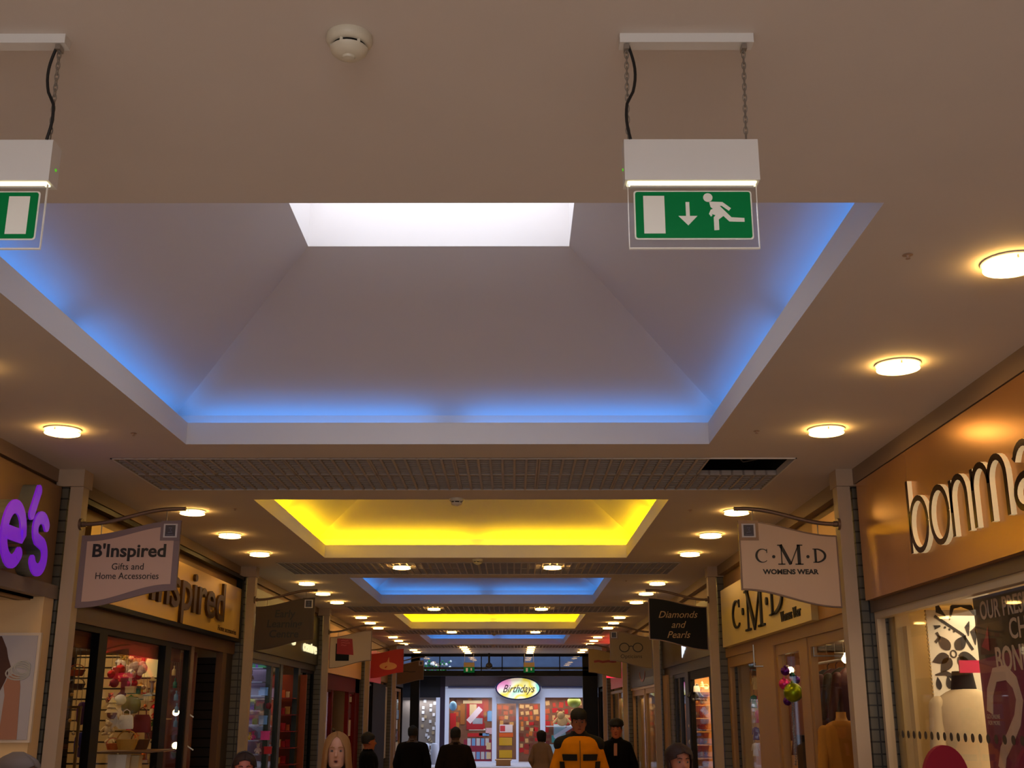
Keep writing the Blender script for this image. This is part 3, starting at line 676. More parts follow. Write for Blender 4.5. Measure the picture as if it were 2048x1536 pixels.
obj('poster_sheet', MB().box(-4.14, -3.44, 8.484, 8.49, CZ-.185, CZ+.535), mat('poster grey', (176, 170, 176), .5), r)
M = FACE(-3.44, 8.484, CZ-.185)
SK = mat('poster skin', (164, 114, 92), .5)
m_ = MB(); m_.prism([(-.70, .72), (-.26, .715), (-.215, .63), (-.195, .56), (-.17, .50), (-.20, .40), (-.25, .28), (-.29, .1), (-.31, 0), (-.70, 0)], M, .002); obj('dark_hair', m_, mat('poster hair', (70, 34, 24), .6), r)
m_ = MB(); m_.prism([(-.70, .50), (-.28, .48), (-.24, .42), (-.25, .33), (-.29, .26), (-.27, .0), (-.70, 0)], M, .003); obj('skin', m_, SK, r)
m_ = MB(); m_.prism([(-.20, 0), (-.195, .16), (-.19, .30), (-.205, .37), (-.18, .43), (-.14, .455), (-.10, .44), (-.085, .36), (-.078, .2), (-.07, 0)], M, .004); obj('arm', m_, SK, r)
m_ = MB()
for i in range(4): m_.ribbon(arc(-.115+.010*i, .455+.014*i, .085-.01*i, .045, 0, 360, 18), .010, M, .005+.001*i)
obj('bracelet', m_, mat('poster silver', (176, 178, 182), .3, .5), r)
roomlight(-1, 6.5, .55, 5)
# ==================================================================== left shop 2: B'Inspired
y0, y1 = bay(0)
YG = mat('yellow gold board', (226, 186, 96), .3, .35)
fb, xf = fascia('shop_fascia', "gold name board lettered B'Inspired with black edging", -1, 9.35, y1-.12, .89, 1.50, YG, .09)
for nm, a, b, c, d in (('top_rail', y0, y1, 1.62, 1.66), ('side_panel', y0+.02, y0+.17, .86, 1.62), ('end_rail', y1-.12, y1-.07, .86, 1.62)): obj(nm, MB().box(XL, XL+.08, a, b, CZ+c, CZ+d), M_BLACK, fb)
obj('bottom_rail', MB().box(XL-.02, XL+.085, y0, y1-.07, CZ+.845, CZ+.885), M_BLACK, fb)
text('lettering', "B'Inspired", .62, WM(-1, xf, 12.05, CZ+1.22), mat('dark bronze letters', (72, 46, 16), .4, .3), fb, .03, .006, width=3.5)
text('lettering', 'Home accessories', .09, WM(-1, xf, 14.1, CZ+.95), mat('dark bronze letters', (72, 46, 16), .4, .3), fb, .004, 0, width=.9)
WOOD = mat('brown shopfront frame', (98, 66, 36), .4)
headband(-1, y0, y1, .70, .85, WOOD)
window(-1, y0, 12.9, .70, -1.3, M_BLACK, .05, ((10.12, .20), (12.06, .20))); stallriser(-1, y0, 12.9, M_BLACK, -1.3)
dr = sempty('door_1', (XL-.05, 13.0, 0)); obj('door_frame', MB().box(XL-.09, XL-.01, 12.9, 13.02, 0, CZ+.7).box(XL-.09, XL-.01, 14.30, 14.5, 0, CZ+.7), WOOD, dr)
obj('door_leaf', MB().box(XL-.95, XL-.1, 13.45, 13.5, 0, CZ+.66), mat('dark red door edge', (80, 22, 14), .5), dr)
struct('wall_left_panel', MB().box(XL-.10, XL-.02, 14.5, y1, 0, CZ+.7), mat('brown panel', (52, 42, 26), .5))
# slat wall at the far partition, one object with its grooves
def slatwall(x0, x1, y, z0, z1, label, c=(206, 176, 120)):
    r = thing('slatwall_panel', label, 'slatwall', ((x0+x1)/2, y, CZ+z0)); obj('board', MB().box(x0, x1, y-.03, y, CZ+z0, CZ+z1), mat('slat board %d' % c[0], c, .6), r)
    mb = MB(); z = z0+.1
    while z < z1: mb.box(x0, x1, y-.033, y-.03, CZ+z, CZ+z+.014); z += .11
    g = obj('groove', mb, M_BLACK, r); g['kind'] = 'stuff'
    return r
slatwall(-5.6, XL-.12, 14.8, -1.4, .66, 'slatwall panel coloured dark for the unlit gift shop doorway', (44, 32, 24))  # board coloured dark so the doorway reads as an unlit opening
slatwall(-4.75, XL-.30, 12.86, -1.4, .60, 'cream slatwall display behind the gift shop window')
tag(obj('window_pelmet', MB().box(XL-.14, XL-.10, y0+.1, 12.8, CZ+.52, CZ+.66), mat('dark red pelmet', (92, 14, 18), .6)), 'dark red pelmet across the top of the gift shop window', 'pelmet')
W2 = "in the left gift shop window "
# lampshade lamp
def table_lamp(p, h, label):
    r = thing('table_lamp', label, 'lamp', p)
    x, y, z = p; k = h
    obj('lamp_shade', MB().lathe([(.14*k, .95*k), (.34*k, .45*k), (.33*k, .45*k), (.13*k, .95*k)], p, 22), mat('cream shade', (236, 214, 150), .7, emit=(236, 200, 120), es=.35), r, True)
    obj('stem', MB().lathe([(.2*k, 0), (.2*k, .03*k), (.05*k, .08*k), (.04*k, .3*k), (.09*k, .36*k), (.03*k, .44*k), (.03*k, .9*k)], p, 14), M_STEEL, r, True)
    obj('finial', MB().ball((x, y, z+.98*k), .04*k, 10), M_WHITE, r, True)
p = at(302, 1392, 12.2); table_lamp(tuple(p), .42, 'table lamp with a cream cone shade in the gift shop window')
def shelf(x0, x1, y0, y1, z, label, m=None):
    return tag(obj('display_shelf', MB().box(x0, x1, y0, y1, CZ+z-.012, CZ+z), m or mat('pale shelf', (214, 190, 150), .4)), label, 'shelf')
for px_, py_, D, h, kind, c, wh in (
    (240, 1340, 11.6, 22, 'bauble', REDC, 'hanging highest'), (262, 1346, 11.7, 16, 'bauble', WHITE, 'beside the highest red one'), (276, 1352, 11.9, 15, 'bauble', REDC, 'left of the lampshade'), (228, 1366, 11.4, 18, 'bauble', DRED, 'at the left mullion'),
    (252, 1368, 11.6, 16, 'bauble', PNK, 'under the white ones'), (268, 1366, 11.8, 14, 'bauble', REDC, 'under the garland'), (244, 1306, 11.9, 14, 'bauble', GOLDC, 'at the very top'), (262, 1318, 12.0, 12, 'bauble', CREAMC, 'near the top'), (236, 1325, 11.9, 12, 'bauble', WHITE, 'near the top left'), (271, 1333, 12.1, 12, 'bauble', CREAMC, 'close to the lampshade'),
    (222, 1348, 11.3, 16, 'bauble', REDC, 'lowest by the left mullion'), (286, 1375, 12.0, 10, 'bauble', CREAMC, 'below the lampshade rim')):
    px(kind, c, px_, py_, D, h, W2+wh, 'bauble')
px('stocking', DRED, 245, 1395, 11.5, 40, W2+'hanging low', 'stocking'); px('stocking', REDC, 229, 1372, 11.4, 36, W2+'hanging by the mullion', 'stocking')
px('stocking', WHITE, 257, 1372, 11.7, 34, W2+'hanging in the middle', 'stocking'); px('stocking', REDC, 268, 1366, 11.9, 30, W2+'hanging on the right', 'stocking')
mb = MB(); random.seed(3); p = at(258, 1338, 11.8)
for i in range(26): mb.ball((p.x-.16+.32*random.random(), p.y-.04+.08*random.random(), p.z-.05+.1*random.random()), .03+.02*random.random(), 8)
tag(obj('garland', mb, mat('fluffy white', (226, 206, 190), .9), None, True), 'fluffy pinkish white garland in the gift shop window', 'garland')
px('card_box', TEAL, 267, 1388, 11.9, 22, W2+'in the middle'); px('card_box', CREAMC, 260, 1386, 11.5, 18, W2+'beside the teal one')
px('cushion', OLV, 260, 1428, 11.4, 38, W2+'in the middle'); px('bag', WHITE, 250, 1458, 11.0, 36, W2+'below the olive cushion', rz=.2); px('bag', DRED, 281, 1465, 11.5, 46, W2+'right of the white bag')
px('basket', GOLDC, 252, 1500, 11.0, 50, W2+'low down', sc=(.9, .8, .9)); px('basket', BRN, 278, 1500, 11.5, 50, W2+'right of the gold basket', sc=(.8, .8, .9))
px('card_box', WHITE, 236, 1536, 10.9, 36, W2+'lowest left'); px('card_box', CREAMC, 262, 1536, 11.1, 34, W2+'lowest right')
for i, (a, b, h) in enumerate(((222, 1430, 50), (231, 1445, 44), (215, 1470, 44), (224, 1500, 40), (239, 1412, 34))):
    px(['cone_tree', 'star', 'soft_toy', 'basket', 'parcel_ball'][i], (CREAMC, WHITE, CREAMC, ORG, WHITE)[i], a, b, 10.9+.05*i, h*.7, W2+'by the left mullion', sc=None)
for i, (a, b, k_, c, h) in enumerate(((302, 1436, 'candle', CREAMC, 22), (311, 1436, 'soft_toy', REDC, 20), (300, 1478, 'gift_box', DRED, 20), (309, 1482, 'bottle', ORG, 24), (300, 1500, 'gift_box', CREAMC, 18), (288, 1520, 'candle', ORG, 24), (306, 1530, 'soft_toy', CREAMC, 26), (296, 1402, 'gift_box', CREAMC, 16), (308, 1398, 'bottle', GOLDC, 24), (290, 1385, 'bottle', CREAMC, 20))):
    px(k_, c, a, b, 12.5, h, W2+'on the slatwall, %s' % ('upper shelf', 'upper shelf right', 'middle shelf', 'middle shelf right', 'third shelf', 'low left', 'low right', 'top row', 'top row right', 'top row left')[i])
p = at(303, 1437, 12.5); shelf(p.x-.12, p.x+.12, 12.3, 12.83, p.z-CZ, 'small pale shelf on the slatwall, right of the white bag')
p = at(303, 1501, 12.5); shelf(p.x-.14, p.x+.14, 12.3, 12.83, p.z-CZ, 'small pale shelf low on the slatwall in the gift shop')
p = at(255, 1501, 11.2); shelf(p.x-.2, p.x+.3, 10.8, 11.7, p.z-CZ, 'brown shelf under the gold basket in the gift shop window', WOOD)
# left pane: lantern, dark cabinet, purple cloth
random.seed(17)      # small trinkets hooked on the slatwall behind the window
for i in range(46):
    kd = random.choice(['star', 'bauble', 'candle', 'bottle', 'cone_tree', 'soft_toy']); c = random.choice([CREAMC, WHITE, REDC, GOLDC, GRN, DRED, CREAMC, ORG]); q = at(random.uniform(212, 322), random.uniform(1290, 1530), 12.72)
    o = goods(kd, c, (q.x, 12.74, q.z), '%s %s hooked on the slatwall of the gift shop display' % (CN[c], {'star': 'star', 'bauble': 'small bauble', 'candle': 'candle', 'bottle': 'little bottle', 'cone_tree': 'tree ornament', 'soft_toy': 'little toy'}[kd]), 'ornament', 'trinkets hooked on the gift shop slatwall', random.uniform(.07, .12))
    mb_ = MB().tube([(0, 0, .5), (0, .09/o.scale[0], .5)], .002/o.scale[0], 4); me_ = bpy.data.meshes.new('hook'); me_.from_pydata(mb_.v, [], mb_.f); me_.materials.append(M_STEEL); h_ = bpy.data.objects.new('hook', me_); COL.objects.link(h_); h_.parent = o
px('basket', ORG, 152, 1352, 10.1, 34, 'hanging in the left pane of the gift shop window', sc=(1, .8, .8)); px('basket', BRN, 152, 1380, 10.2, 34, 'hanging below the orange one in the left pane', sc=(1, .8, .8))
for i in range(9): px('bauble', (GOLDC, CREAMC)[i % 2], 133+6*(i % 3)+i, 1285+26*i, 9.75+.03*i, 7, 'tiny, number of the string down the left edge of the gift shop window', 'bauble')
for i, o in enumerate([o for o in bpy.data.objects if 'number of the string' in o.get('label', '')]): o['label'] = 'tiny %s bauble on the string down the left edge of the gift shop window' % ('gold', 'cream')[i % 2]; o['group'] = 'string of tiny baubles'
px('cushion', PUR, 161, 1450, 10.3, 50, 'in the left pane of the gift shop window', sc=(.45, .4, 1)); px('cushion', BLU, 158, 1515, 10.3, 54, 'low in the left pane of the gift shop window', sc=(.5, .4, 1)); px('card_box', CREAMC, 175, 1534, 10.3, 60, 'at the foot of the black mullion', sc=(.25, .3, 1.2))
p = at(130, 1412, 9.9); tag(obj('display_stand', MB().box(p.x-.04, p.x-.02, 9.6, 9.62, 0, p.z).box(p.x+.22, p.x+.24, 9.6, 9.62, 0, p.z).box(p.x-.04, p.x+.24, 9.59, 9.63, p.z-.02, p.z), mat('brass tube', (120, 92, 48), .4, .6)), 'thin brass display stand in the left pane of the gift shop window', 'stand')
# third pane: icicle glassware and spot lamps
def spot(p, label, dirx=-1):
    r = thing('spot_lamp', label, 'spot lamp', p, 'small spot lamps in the shop windows'); x, y, z = p
    obj('bulb', MB().ball((x, y-.03, z), .036, 12), mat('lit bulb', (255, 240, 200), .3, emit=(255, 226, 160), es=14), r, True)
    obj('holder', MB().tube([(x+.02, y+.03, z), (x+.10, y+.06, z+.01)], .022, 10), M_BLACK, r, True); obj('arm', MB().tube([(x+.08, y+.05, z+.01), (x+.17, y+.07, z-.05)], .008, 6), M_STEEL, r)
spot(tuple(at(353, 1425, 13.1)), 'upper bright spot lamp by the gift shop doorway'); spot(tuple(at(352, 1491, 13.1)), 'lower bright spot lamp by the gift shop doorway')
p = at(370, 1460, 13.2); tag(obj('lamp_pole', MB().tube([(p.x+.0, 13.2, 0), (p.x+.0, 13.2, CZ+.3)], .012, 8), M_STEEL), 'thin steel pole carrying the two spot lamps', 'pole')
px('bauble', ORG, 286, 1510, 12.2, 10, W2+'as a spot lamp stand-in, near the bottom'); px('bauble', ORG, 290, 1412, 12.2, 7, W2+'as a spot lamp stand-in, beside the white bag')  # plain orange baubles stand in for two lit spot lamps
for i, (a, b, c) in enumerate(((349, 1370, TEAL), (351, 1395, LBLU), (352, 1420, LBLU), (350, 1448, LBLU), (347, 1345, CREAMC))): px('bottle', c, a, b+6, 12.95, 19, 'hanging glass in the third pane, %s' % ('second from top', 'third from top', 'fourth from top', 'lowest', 'topmost')[i], 'glass ornament', name='glass drop')
for i, (a, b, c) in enumerate(((350, 1480, BRN), (360, 1520, BRN), (352, 1515, OLV))): px('basket', c, a, b, 13.0, 22, 'in the third pane, %s' % ('upper', 'lower right', 'lower left')[i])
roomlight(-1, 11.6, .8, 13, (1, .70, .38)); 
# ==================================================================== left shop 3: Early Learning Centre
y0, y1 = bay(1)
DG = mat('dark green frame', (22, 34, 20), .4)
f3, xf = fascia('shop_fascia', 'dark green name board with pale letters behind the Early Learning Centre sign', -1, y0+.05, y1, .80, 1.62, mat('dark green fascia', (44, 46, 26), .4), .06)
PL = mat('pale lit lettering', (250, 240, 190), .4, emit=(255, 244, 190), es=.9)
text('lettering', 'early', .34, WM(-1, xf, 15.75, CZ+1.22), PL, f3, .02, .005, width=1.0); text('lettering', 'learning', .30, WM(-1, xf, 17.7, CZ+1.18), PL, f3, .02, .004, width=1.9); text('lettering', 'centre', .26, WM(-1, xf, 20.05, CZ+1.06), PL, f3, .02, .004, width=1.3)
headband(-1, y0, y1, .70, .80, DG)
window(-1, y0, 17.9, .70, -1.2, DG, .05, ((17.3, .14),)); stallriser(-1, y0, 17.9, DG, -1.2)
dr = sempty('door_2', (XL-.05, 18, 0)); obj('door_frame', MB().box(XL-.09, XL-.01, 17.9, 18.1, 0, CZ+.7).box(XL-.09, XL-.01, 19.4, 19.6, 0, CZ+.7), DG, dr)
window(-1, 19.6, y1, .70, -1.2, M_BLACK, .05, ((20.2, .08),), glass=glassmat('dark glass', (.25, .25, .25), 1))
W3 = 'in the left toy shop window '
random.seed(11)
for i, (a, b, h, kind, c) in enumerate(((503, 1330, 30, 'gift_box', GRN), (525, 1335, 26, 'gift_box', GRN), (500, 1362, 24, 'soft_toy', BRN), (528, 1385, 22, 'toy_box', LBLU), (500, 1420, 34, 'toy_box', BLU), (498, 1440, 18, 'toy_box', BLU), (507, 1432, 18, 'soft_toy', GRN), (508, 1448, 16, 'toy_box', GRN), (522, 1400, 14, 'toy_box', LBLU), (505, 1465, 18, 'soft_toy', PNK), (499, 1480, 16, 'soft_toy', YEL), (526, 1440, 24, 'toy_box', LBLU), (530, 1465, 26, 'toy_box', PNK), (528, 1482, 18, 'toy_box', TEAL), (517, 1350, 20, 'toy_box', PUR), (520, 1420, 20, 'toy_box', TEAL), (515, 1500, 22, 'soft_toy', WHITE), (535, 1500, 20, 'toy_box', REDC), (495, 1390, 18, 'parcel_ball', PUR), (536, 1415, 18, 'parcel_ball', DRED))):
    b = min((1336, 1364, 1391, 1421, 1449, 1480, 1508), key=lambda v: abs(v-b)); px(kind, c, a, b, 17.25, min(h, 24), 'x', sc=(.7, .5, 1))['label'] = '%s %s in the toy shop window, %s' % (CN[c], kind.replace('_', ' '), ['at the top left', 'at the top right', 'below the green boxes', 'at the right by the green mullion', 'large one at the left edge', 'small one at the left edge', 'on top of a green box', 'under the green toy', 'narrow one by the mullion', 'low on the left', 'lowest on the left', 'middle of the right side', 'lower right', 'under the pink box', 'near the top middle', 'in the centre', 'at the bottom', 'at the bottom right', 'at the left in the middle', 'at the right in the middle'][i])
for j, b in enumerate((1336, 1364, 1391, 1421, 1449, 1480, 1508)):
    q = at(512, b, 17.25); shelf(q.x-.22, XL-.1, 17.05, 17.5, q.z-CZ, '%s pale shelf of toys in the left toy shop window' % ['first', 'second', 'third', 'fourth', 'fifth', 'sixth', 'lowest'][j], mat('pale blue shelf', (150, 160, 190), .4))
for i in range(14):
    a = 553+10*(i % 3); b = 1395+33*(i//3)
    c = (REDC, ORG, CREAMC, REDC, REDC, GOLDC, REDC)[i % 7]
    px('toy_box', c, a+2, b, 19.3+.08*(i % 3), 16+4*(i % 2), 'x', sc=(.5, .5, 1))['label'] = '%s box on the %s shelf seen through the toy shop doorway, %s' % (CN[c], ['top', 'second', 'third', 'fourth', 'bottom'][i//3], ['left', 'middle', 'right'][i % 3])
for j in range(5):
    p = at(566, 1396+33*j, 19.3); shelf(p.x-.2, p.x+.2, 19.15, 19.6, p.z-CZ, '%s shelf of red boxes inside the toy shop doorway' % ['top', 'second', 'third', 'fourth', 'bottom'][j], mat('dark red shelf', (130, 20, 16), .5))
p = at(566, 1450, 19.65); struct('wall_toy_display', MB().box(p.x-.3, p.x+.35, 19.65, 19.7, 0, CZ+.6), mat('orange brown wall', (150, 66, 24), .6))
p = at(515, 1400, 17.0); struct('wall_toy_back', MB().box(-4.9, XL-.1, 17.6, 17.65, 0, CZ+.65), mat('blue grey wall', (120, 110, 140), .6))
roomlight(-1, 16.5, .7, 16, (.82, .86, 1.0)); roomlight(-1, 18.6, .8, 6, (1, .55, .3), .62)
# ==================================================================== left shop 4: cream fascia, maroon front
y0, y1 = bay(2)
PKC = mat('peach fascia', (214, 168, 128), .5); MAR = mat('maroon front', (92, 12, 14), .6, spec=.1)
f4, xf = fascia('shop_fascia', 'peach name board behind the sign with the red square', -1, y0+.05, y1-.1, .72, 1.62, PKC, .06)
for yy in (y0+.35, y0+.75): obj('pink_mark', MB().box(xf-.001, xf+.008, yy, yy+.22, CZ+.95, CZ+1.45), mat('pink mark', (190, 70, 90), .5), f4)
headband(-1, y0, y1, .42, .72, MAR)
window(-1, y0, 23.1, .42, -1.2, MAR, .04); dr = sempty('door_3', (XL-.05, 23.2, 0)); obj('door_frame', MB().box(XL-.09, XL-.01, 23.1, 23.25, 0, CZ+.42).box(XL-.09, XL-.01, 25.4, 25.55, 0, CZ+.42), MAR, dr)
window(-1, 25.55, y1-.7, .42, -1.2, MAR, .04); struct('wall_left_maroon', MB().box(XL-.12, XL, y1-.7, y1, 0, CZ+.72), MAR)
struct('wall_tan_back', MB().box(-5.2, XL-.5, 26.3, 26.4, 0, CZ+.65), mat('tan wall', (190, 130, 76), .6))
def wposter(s_, a, b0, b1, wd, c, label, cat='notice'):
    """sheet fixed inside a shop window, its middle seen at pixel column a, from row b0 to b1"""
    X = (XL-.062) if s_ < 0 else (XR+.062); fw = F*math.cos(PITCH); D = X*fw*1.05/(a-1028)
    for _ in range(6): q = at(a, (b0+b1)/2, D); D *= X/q.x
    z0, z1 = at(a, b1, D).z, at(a, b0, D).z
    return tag(obj('window_notice', MB().box(X-.006, X+.006, D-wd/2, D+wd/2, z0, z1), mat('sheet %d %d %d' % c, c, .6), None), label, cat)
for a, b0, b1, c, w_, nm in ((646, 1372, 1389, YEL, .6, 'upper'), (645, 1390, 1404, WHITE, .6, 'second'), (644, 1408, 1438, LBLU, .5, 'third'), (642, 1442, 1476, LBLU, .5, 'fourth'), (641, 1480, 1516, WHITE, .4, 'lowest')):
    wposter(-1, a, b0, b1, w_, c, '%s notice in the near window strip of the maroon shop, %s' % (CN[c], nm))
for a, b0, b1, c, w_, nm in ((700, 1356, 1376, CREAMC, .6, 'upper'), (699, 1378, 1391, PNK, .6, 'second'), (699, 1393, 1404, WHITE, .6, 'third'), (698, 1408, 1436, DRED, .5, 'fourth'), (697, 1440, 1472, WHITE, .5, 'lowest')):
    wposter(-1, a, b0, b1, w_, c, '%s notice in the far window strip of the maroon shop, %s' % (CN[c], nm))
roomlight(-1, 24.3, 1.0, 12, (1, .66, .36)); light('AREA', (XL-.25, 22.2, CZ+.3), 3, (.8, .88, 1), .3, 1.4)
# ==================================================================== left shop 5 (bank) and 6
y0, y1 = bay(3)
f5, xf = fascia('shop_fascia', 'bright red name board behind the red flame sign', -1, y0+.05, y1-2.2, .72, 1.50, mat('bank red fascia', (190, 20, 40), .4, emit=(190, 20, 40), es=.12), .06)
obj('faint_oval', MB().disc(0, 0, .5, WM(-1, xf, y0+1.6, CZ+1.15), .01, ry=.2), mat('oval pink', (200, 110, 130), .4), f5)
window(-1, y0, y0+2.2, .68, -1.2, M_BLACK, .05, ((y0+1.2, .06),)); struct('wall_left_dark', MB().box(XL-.1, XL+.02, y0+2.2, y1-.8, 0, CZ+.72), mat('very dark brown', (26, 16, 12), .6, spec=.1))
window(-1, y1-.8, y1, .68, -1.2, M_WHITE, .05)
for i, (a, b, h, c) in enumerate(((742, 1402, 20, WHITE), (741, 1424, 14, REDC), (741, 1440, 16, WHITE), (740, 1458, 14, REDC), (731, 1430, 24, CREAMC), (730, 1458, 20, WHITE))): wposter(-1, a, b, b+h, .5, c, '%s leaflet in the bank window, %s' % (CN[c], ('topmost', 'second from the top', 'middle', 'lowest', 'upper left', 'lower left')[i]))
for i, a in enumerate((777, 787)): wposter(-1, a, 1374, 1393, .5, WHITE, '%s white notice under the red hanging sign' % ('left', 'right')[i])
roomlight(-1, 29, .9, 6, (1, .8, .65))
y0 = PB[4]+.25
f6, xf = fascia('shop_fascia', 'dark name board next to the street exit on the left', -1, y0, YE-.3, .75, 1.5, mat('dark end fascia', (40, 34, 30), .5), .06)
window(-1, y0, YE-.4, .7, -1.3, mat('yellow brown frame', (150, 110, 60), .5), .08, ((y0+1.2, .1), (y0+2.4, .1)))
for i, (a, b, c) in enumerate(((793, 1400, TEAL), (795, 1420, LBLU), (792, 1440, WHITE), (795, 1462, DRED), (793, 1484, CREAMC))): wposter(-1, a, b, b+18, .7, c, '%s sheet in the last window on the left, %s' % (CN[c], ('topmost', 'second row', 'third row', 'fourth row', 'lowest')[i]))
roomlight(-1, 35.3, .9, 4, (.9, .9, 1))
# ==================================================================== right shop 1: bonmarche
RG = mat('satin bronze gold fascia', (196, 144, 88), .26, .6, noise=.04, nscale=1.5)
g1, xf = fascia('shop_fascia', 'wide bronze gold name board with tall thin letters on the right', 1, 3.0, 8.62, .794, 1.67, RG, .08)
LF = mat('dark bronze letter', (66, 40, 22), .18, .8); LS = mat('cream letter edge painted lit', (248, 224, 176), .4, emit=(255, 226, 170), es=.25)  # fronts coloured dark as if mirroring shade, edges glow as if lit
def letter(strokes, y, w=.036, zb=.985):
    M = frame_mat((xf, y, CZ+zb), (0, -1, 0), (0, 0, 1)); mb = MB(); fm = MB()
    for st in strokes: mb.ribbon(st, w, M, .03); fm.ribbon(st, w*.98, M, .003, .0303)
    o = obj('letter', mb, LS, g1); f = obj('letter_face', fm, LF, None)
    for v in f.data.vertices: v.co -= Vector(g1.location)
    f.parent = o
xh = .33; asc = .47
def bowl(cx, w): return arc(cx, xh/2, w/2, xh/2, 0, 360, 26)
letter([[(0, 0), (0, asc)], bowl(.17, .31)], 7.43); letter([bowl(.15, .30)], 7.05)
letter([[(0, 0), (0, xh)], [(0, .14)]+arc(.115, xh-.12, .115, .12, 180, 0, 12)+[(.23, 0)]], 6.69)
letter([[(0, 0), (0, xh)], arc(.11, xh-.12, .11, .12, 180, 0, 12)+[(.22, 0)], arc(.33, xh-.12, .11, .12, 180, 0, 12)+[(.44, 0)]], 6.36)
letter([[(.03, xh-.05)]+arc(.14, xh-.10, .11, .10, 160, 0, 10)+[(.25, 0)], arc(.13, .085, .12, .085, 0, 360, 20)], 5.83)
letter([[(0, 0), (0, xh)], arc(.12, xh-.12, .12, .12, 180, 60, 8)], 5.46); letter([arc(.14, xh/2, .13, xh/2, 50, 310, 22)], 5.22)
letter([[(0, 0), (0, asc)], arc(.11, xh-.12, .11, .12, 180, 0, 12)+[(.22, 0)]], 4.86); letter([[(.02, xh/2), (.27, xh/2)]+arc(.145, xh/2, .125, xh/2, 0, 310, 22), [(.13, xh+.04), (.2, xh+.12)]], 4.52)
CF = mat('cream window frame', (206, 184, 150), .4)
headband(1, 3.0, 8.72, .715, .80, mat('grey bronze head', (120, 100, 80), .4, .3))
w = window(1, 3.0, 8.70, .715, -1.3, CF, .05); stallriser(1, 3.0, 8.7, CF, -1.3)
mb = MB(); M = RIGHT(XR+.046, 8.5, CZ-.145); 
for i in range(40): mb.disc(.02+.115*i, 0, .026, M, .002, 0, 14)
obj('safety_dots', mb, mat('grey dots', (66, 54, 44), .5), w)
struct('wall_cream_return', MB().box(XR+.12, XR+2.6, 8.55, 8.70, 0, CZ+.75), mat('pale cream wall', (212, 184, 122), .6))
r = thing('wall_pilaster', 'cream boxed strip standing against the cream wall inside the right-hand window', 'panel', (2.9, 8.5, 0)); obj('board', MB().box(2.83, 2.98, 8.46, 8.55, 0, CZ+.6), mat('pale cream wall', (212, 184, 122), .6), r)
# floral panel
r = thing('floral_panel', 'white hanging panel with black flower and leaf pattern', 'display panel', (3.2, 8.30, CZ-.3))
pxl = at(1868, 1400, 8.30).x; obj('panel', MB().box(pxl, pxl+.85, 8.30, 8.32, CZ-.55, CZ+.70), mat('panel white', (236, 224, 200), .6), r)
BF = mat('pattern black', (30, 22, 20), .6); M = FACE(pxl, 8.299, CZ)
def pf(a, b): q = at(a, b, 8.30); return (q.x-pxl, q.z-CZ)
mb = MB()
def petal(cx, cy, a, L, wd):
    n = 12; P = []
    for i in range(n+1):
        t = i/n; ww = wd*math.sin(PI*t**.7); P.append((L*t, ww))
    P += [(x, -y) for x, y in P[::-1][1:-1]]
    ca, sa = math.cos(math.radians(a)), math.sin(math.radians(a)); mb.prism([(cx+x*ca-y*sa, cy+x*sa+y*ca) for x, y in P], M, .003)
cx, cy = pf(1906, 1308)
for a in (52, 128, 200, 232, 318, 345): petal(cx+.035*math.cos(math.radians(a)), cy+.035*math.sin(math.radians(a)), a, .13, .038)
mb.ribbon(arc(cx, cy, .02, .024, 0, 360, 14), .01, M, .003)
mb.ribbon([pf(1870, 1200), pf(1876, 1222), pf(1890, 1232)], [.01, .045, .005], M, .003)
mb.ribbon([pf(1898, 1240), pf(1903, 1215), pf(1920, 1207), pf(1940, 1216), pf(1948, 1230)], [.005, .03, .05, .04, .01], M, .003)
mb.ribbon([pf(1868, 1232), pf(1895, 1250), pf(1925, 1270), pf(1945, 1300)], .02, M, .003)
mb.ribbon([pf(1936, 1272), pf(1933, 1255), pf(1937, 1243)], [.005, .035, .005], M, .003); mb.ribbon([pf(1950, 1290), pf(1946, 1265), pf(1955, 1250)], [.005, .05, .01], M, .003)
mb.ribbon([pf(1868, 1255), pf(1880, 1252)], [.03, .01], M, .003); mb.ribbon([pf(1870, 1285), pf(1878, 1275), pf(1872, 1265)], .02, M, .003)
mb.ribbon([pf(1870, 1350), pf(1890, 1346), pf(1910, 1356), pf(1920, 1372)], [.01, .035, .035, .01], M, .003)
for a, b in ((1879, 1370), (1899, 1368)): petal(*pf(a, b+10), 95, .09, .02)
for a, b in ((1889, 1255), (1898, 1259), (1907, 1263)): mb.disc(*pf(a, b), .008, M, .003, 0, 10)
mb.ribbon(arc(*pf(1911, 1377), .025, .03, 0, 300, 12), .014, M, .003)
petal(*pf(1950, 1250), 300, .2, .04); petal(*pf(1985, 1300), 60, .2, .05); petal(*pf(2000, 1230), 200, .2, .04)
g = obj('flower_pattern', mb, BF, r); g['kind'] = 'stuff'
mb = MB(); p0 = at(1866, 1200, 7.7)
for i in range(46): mb.ball((pxl-.012, 8.28, CZ+.69-.027*i), .009, 6)
obj('bead_edge', mb, mat('bead cream', (190, 160, 100), .4), r)['kind'] = 'stuff'
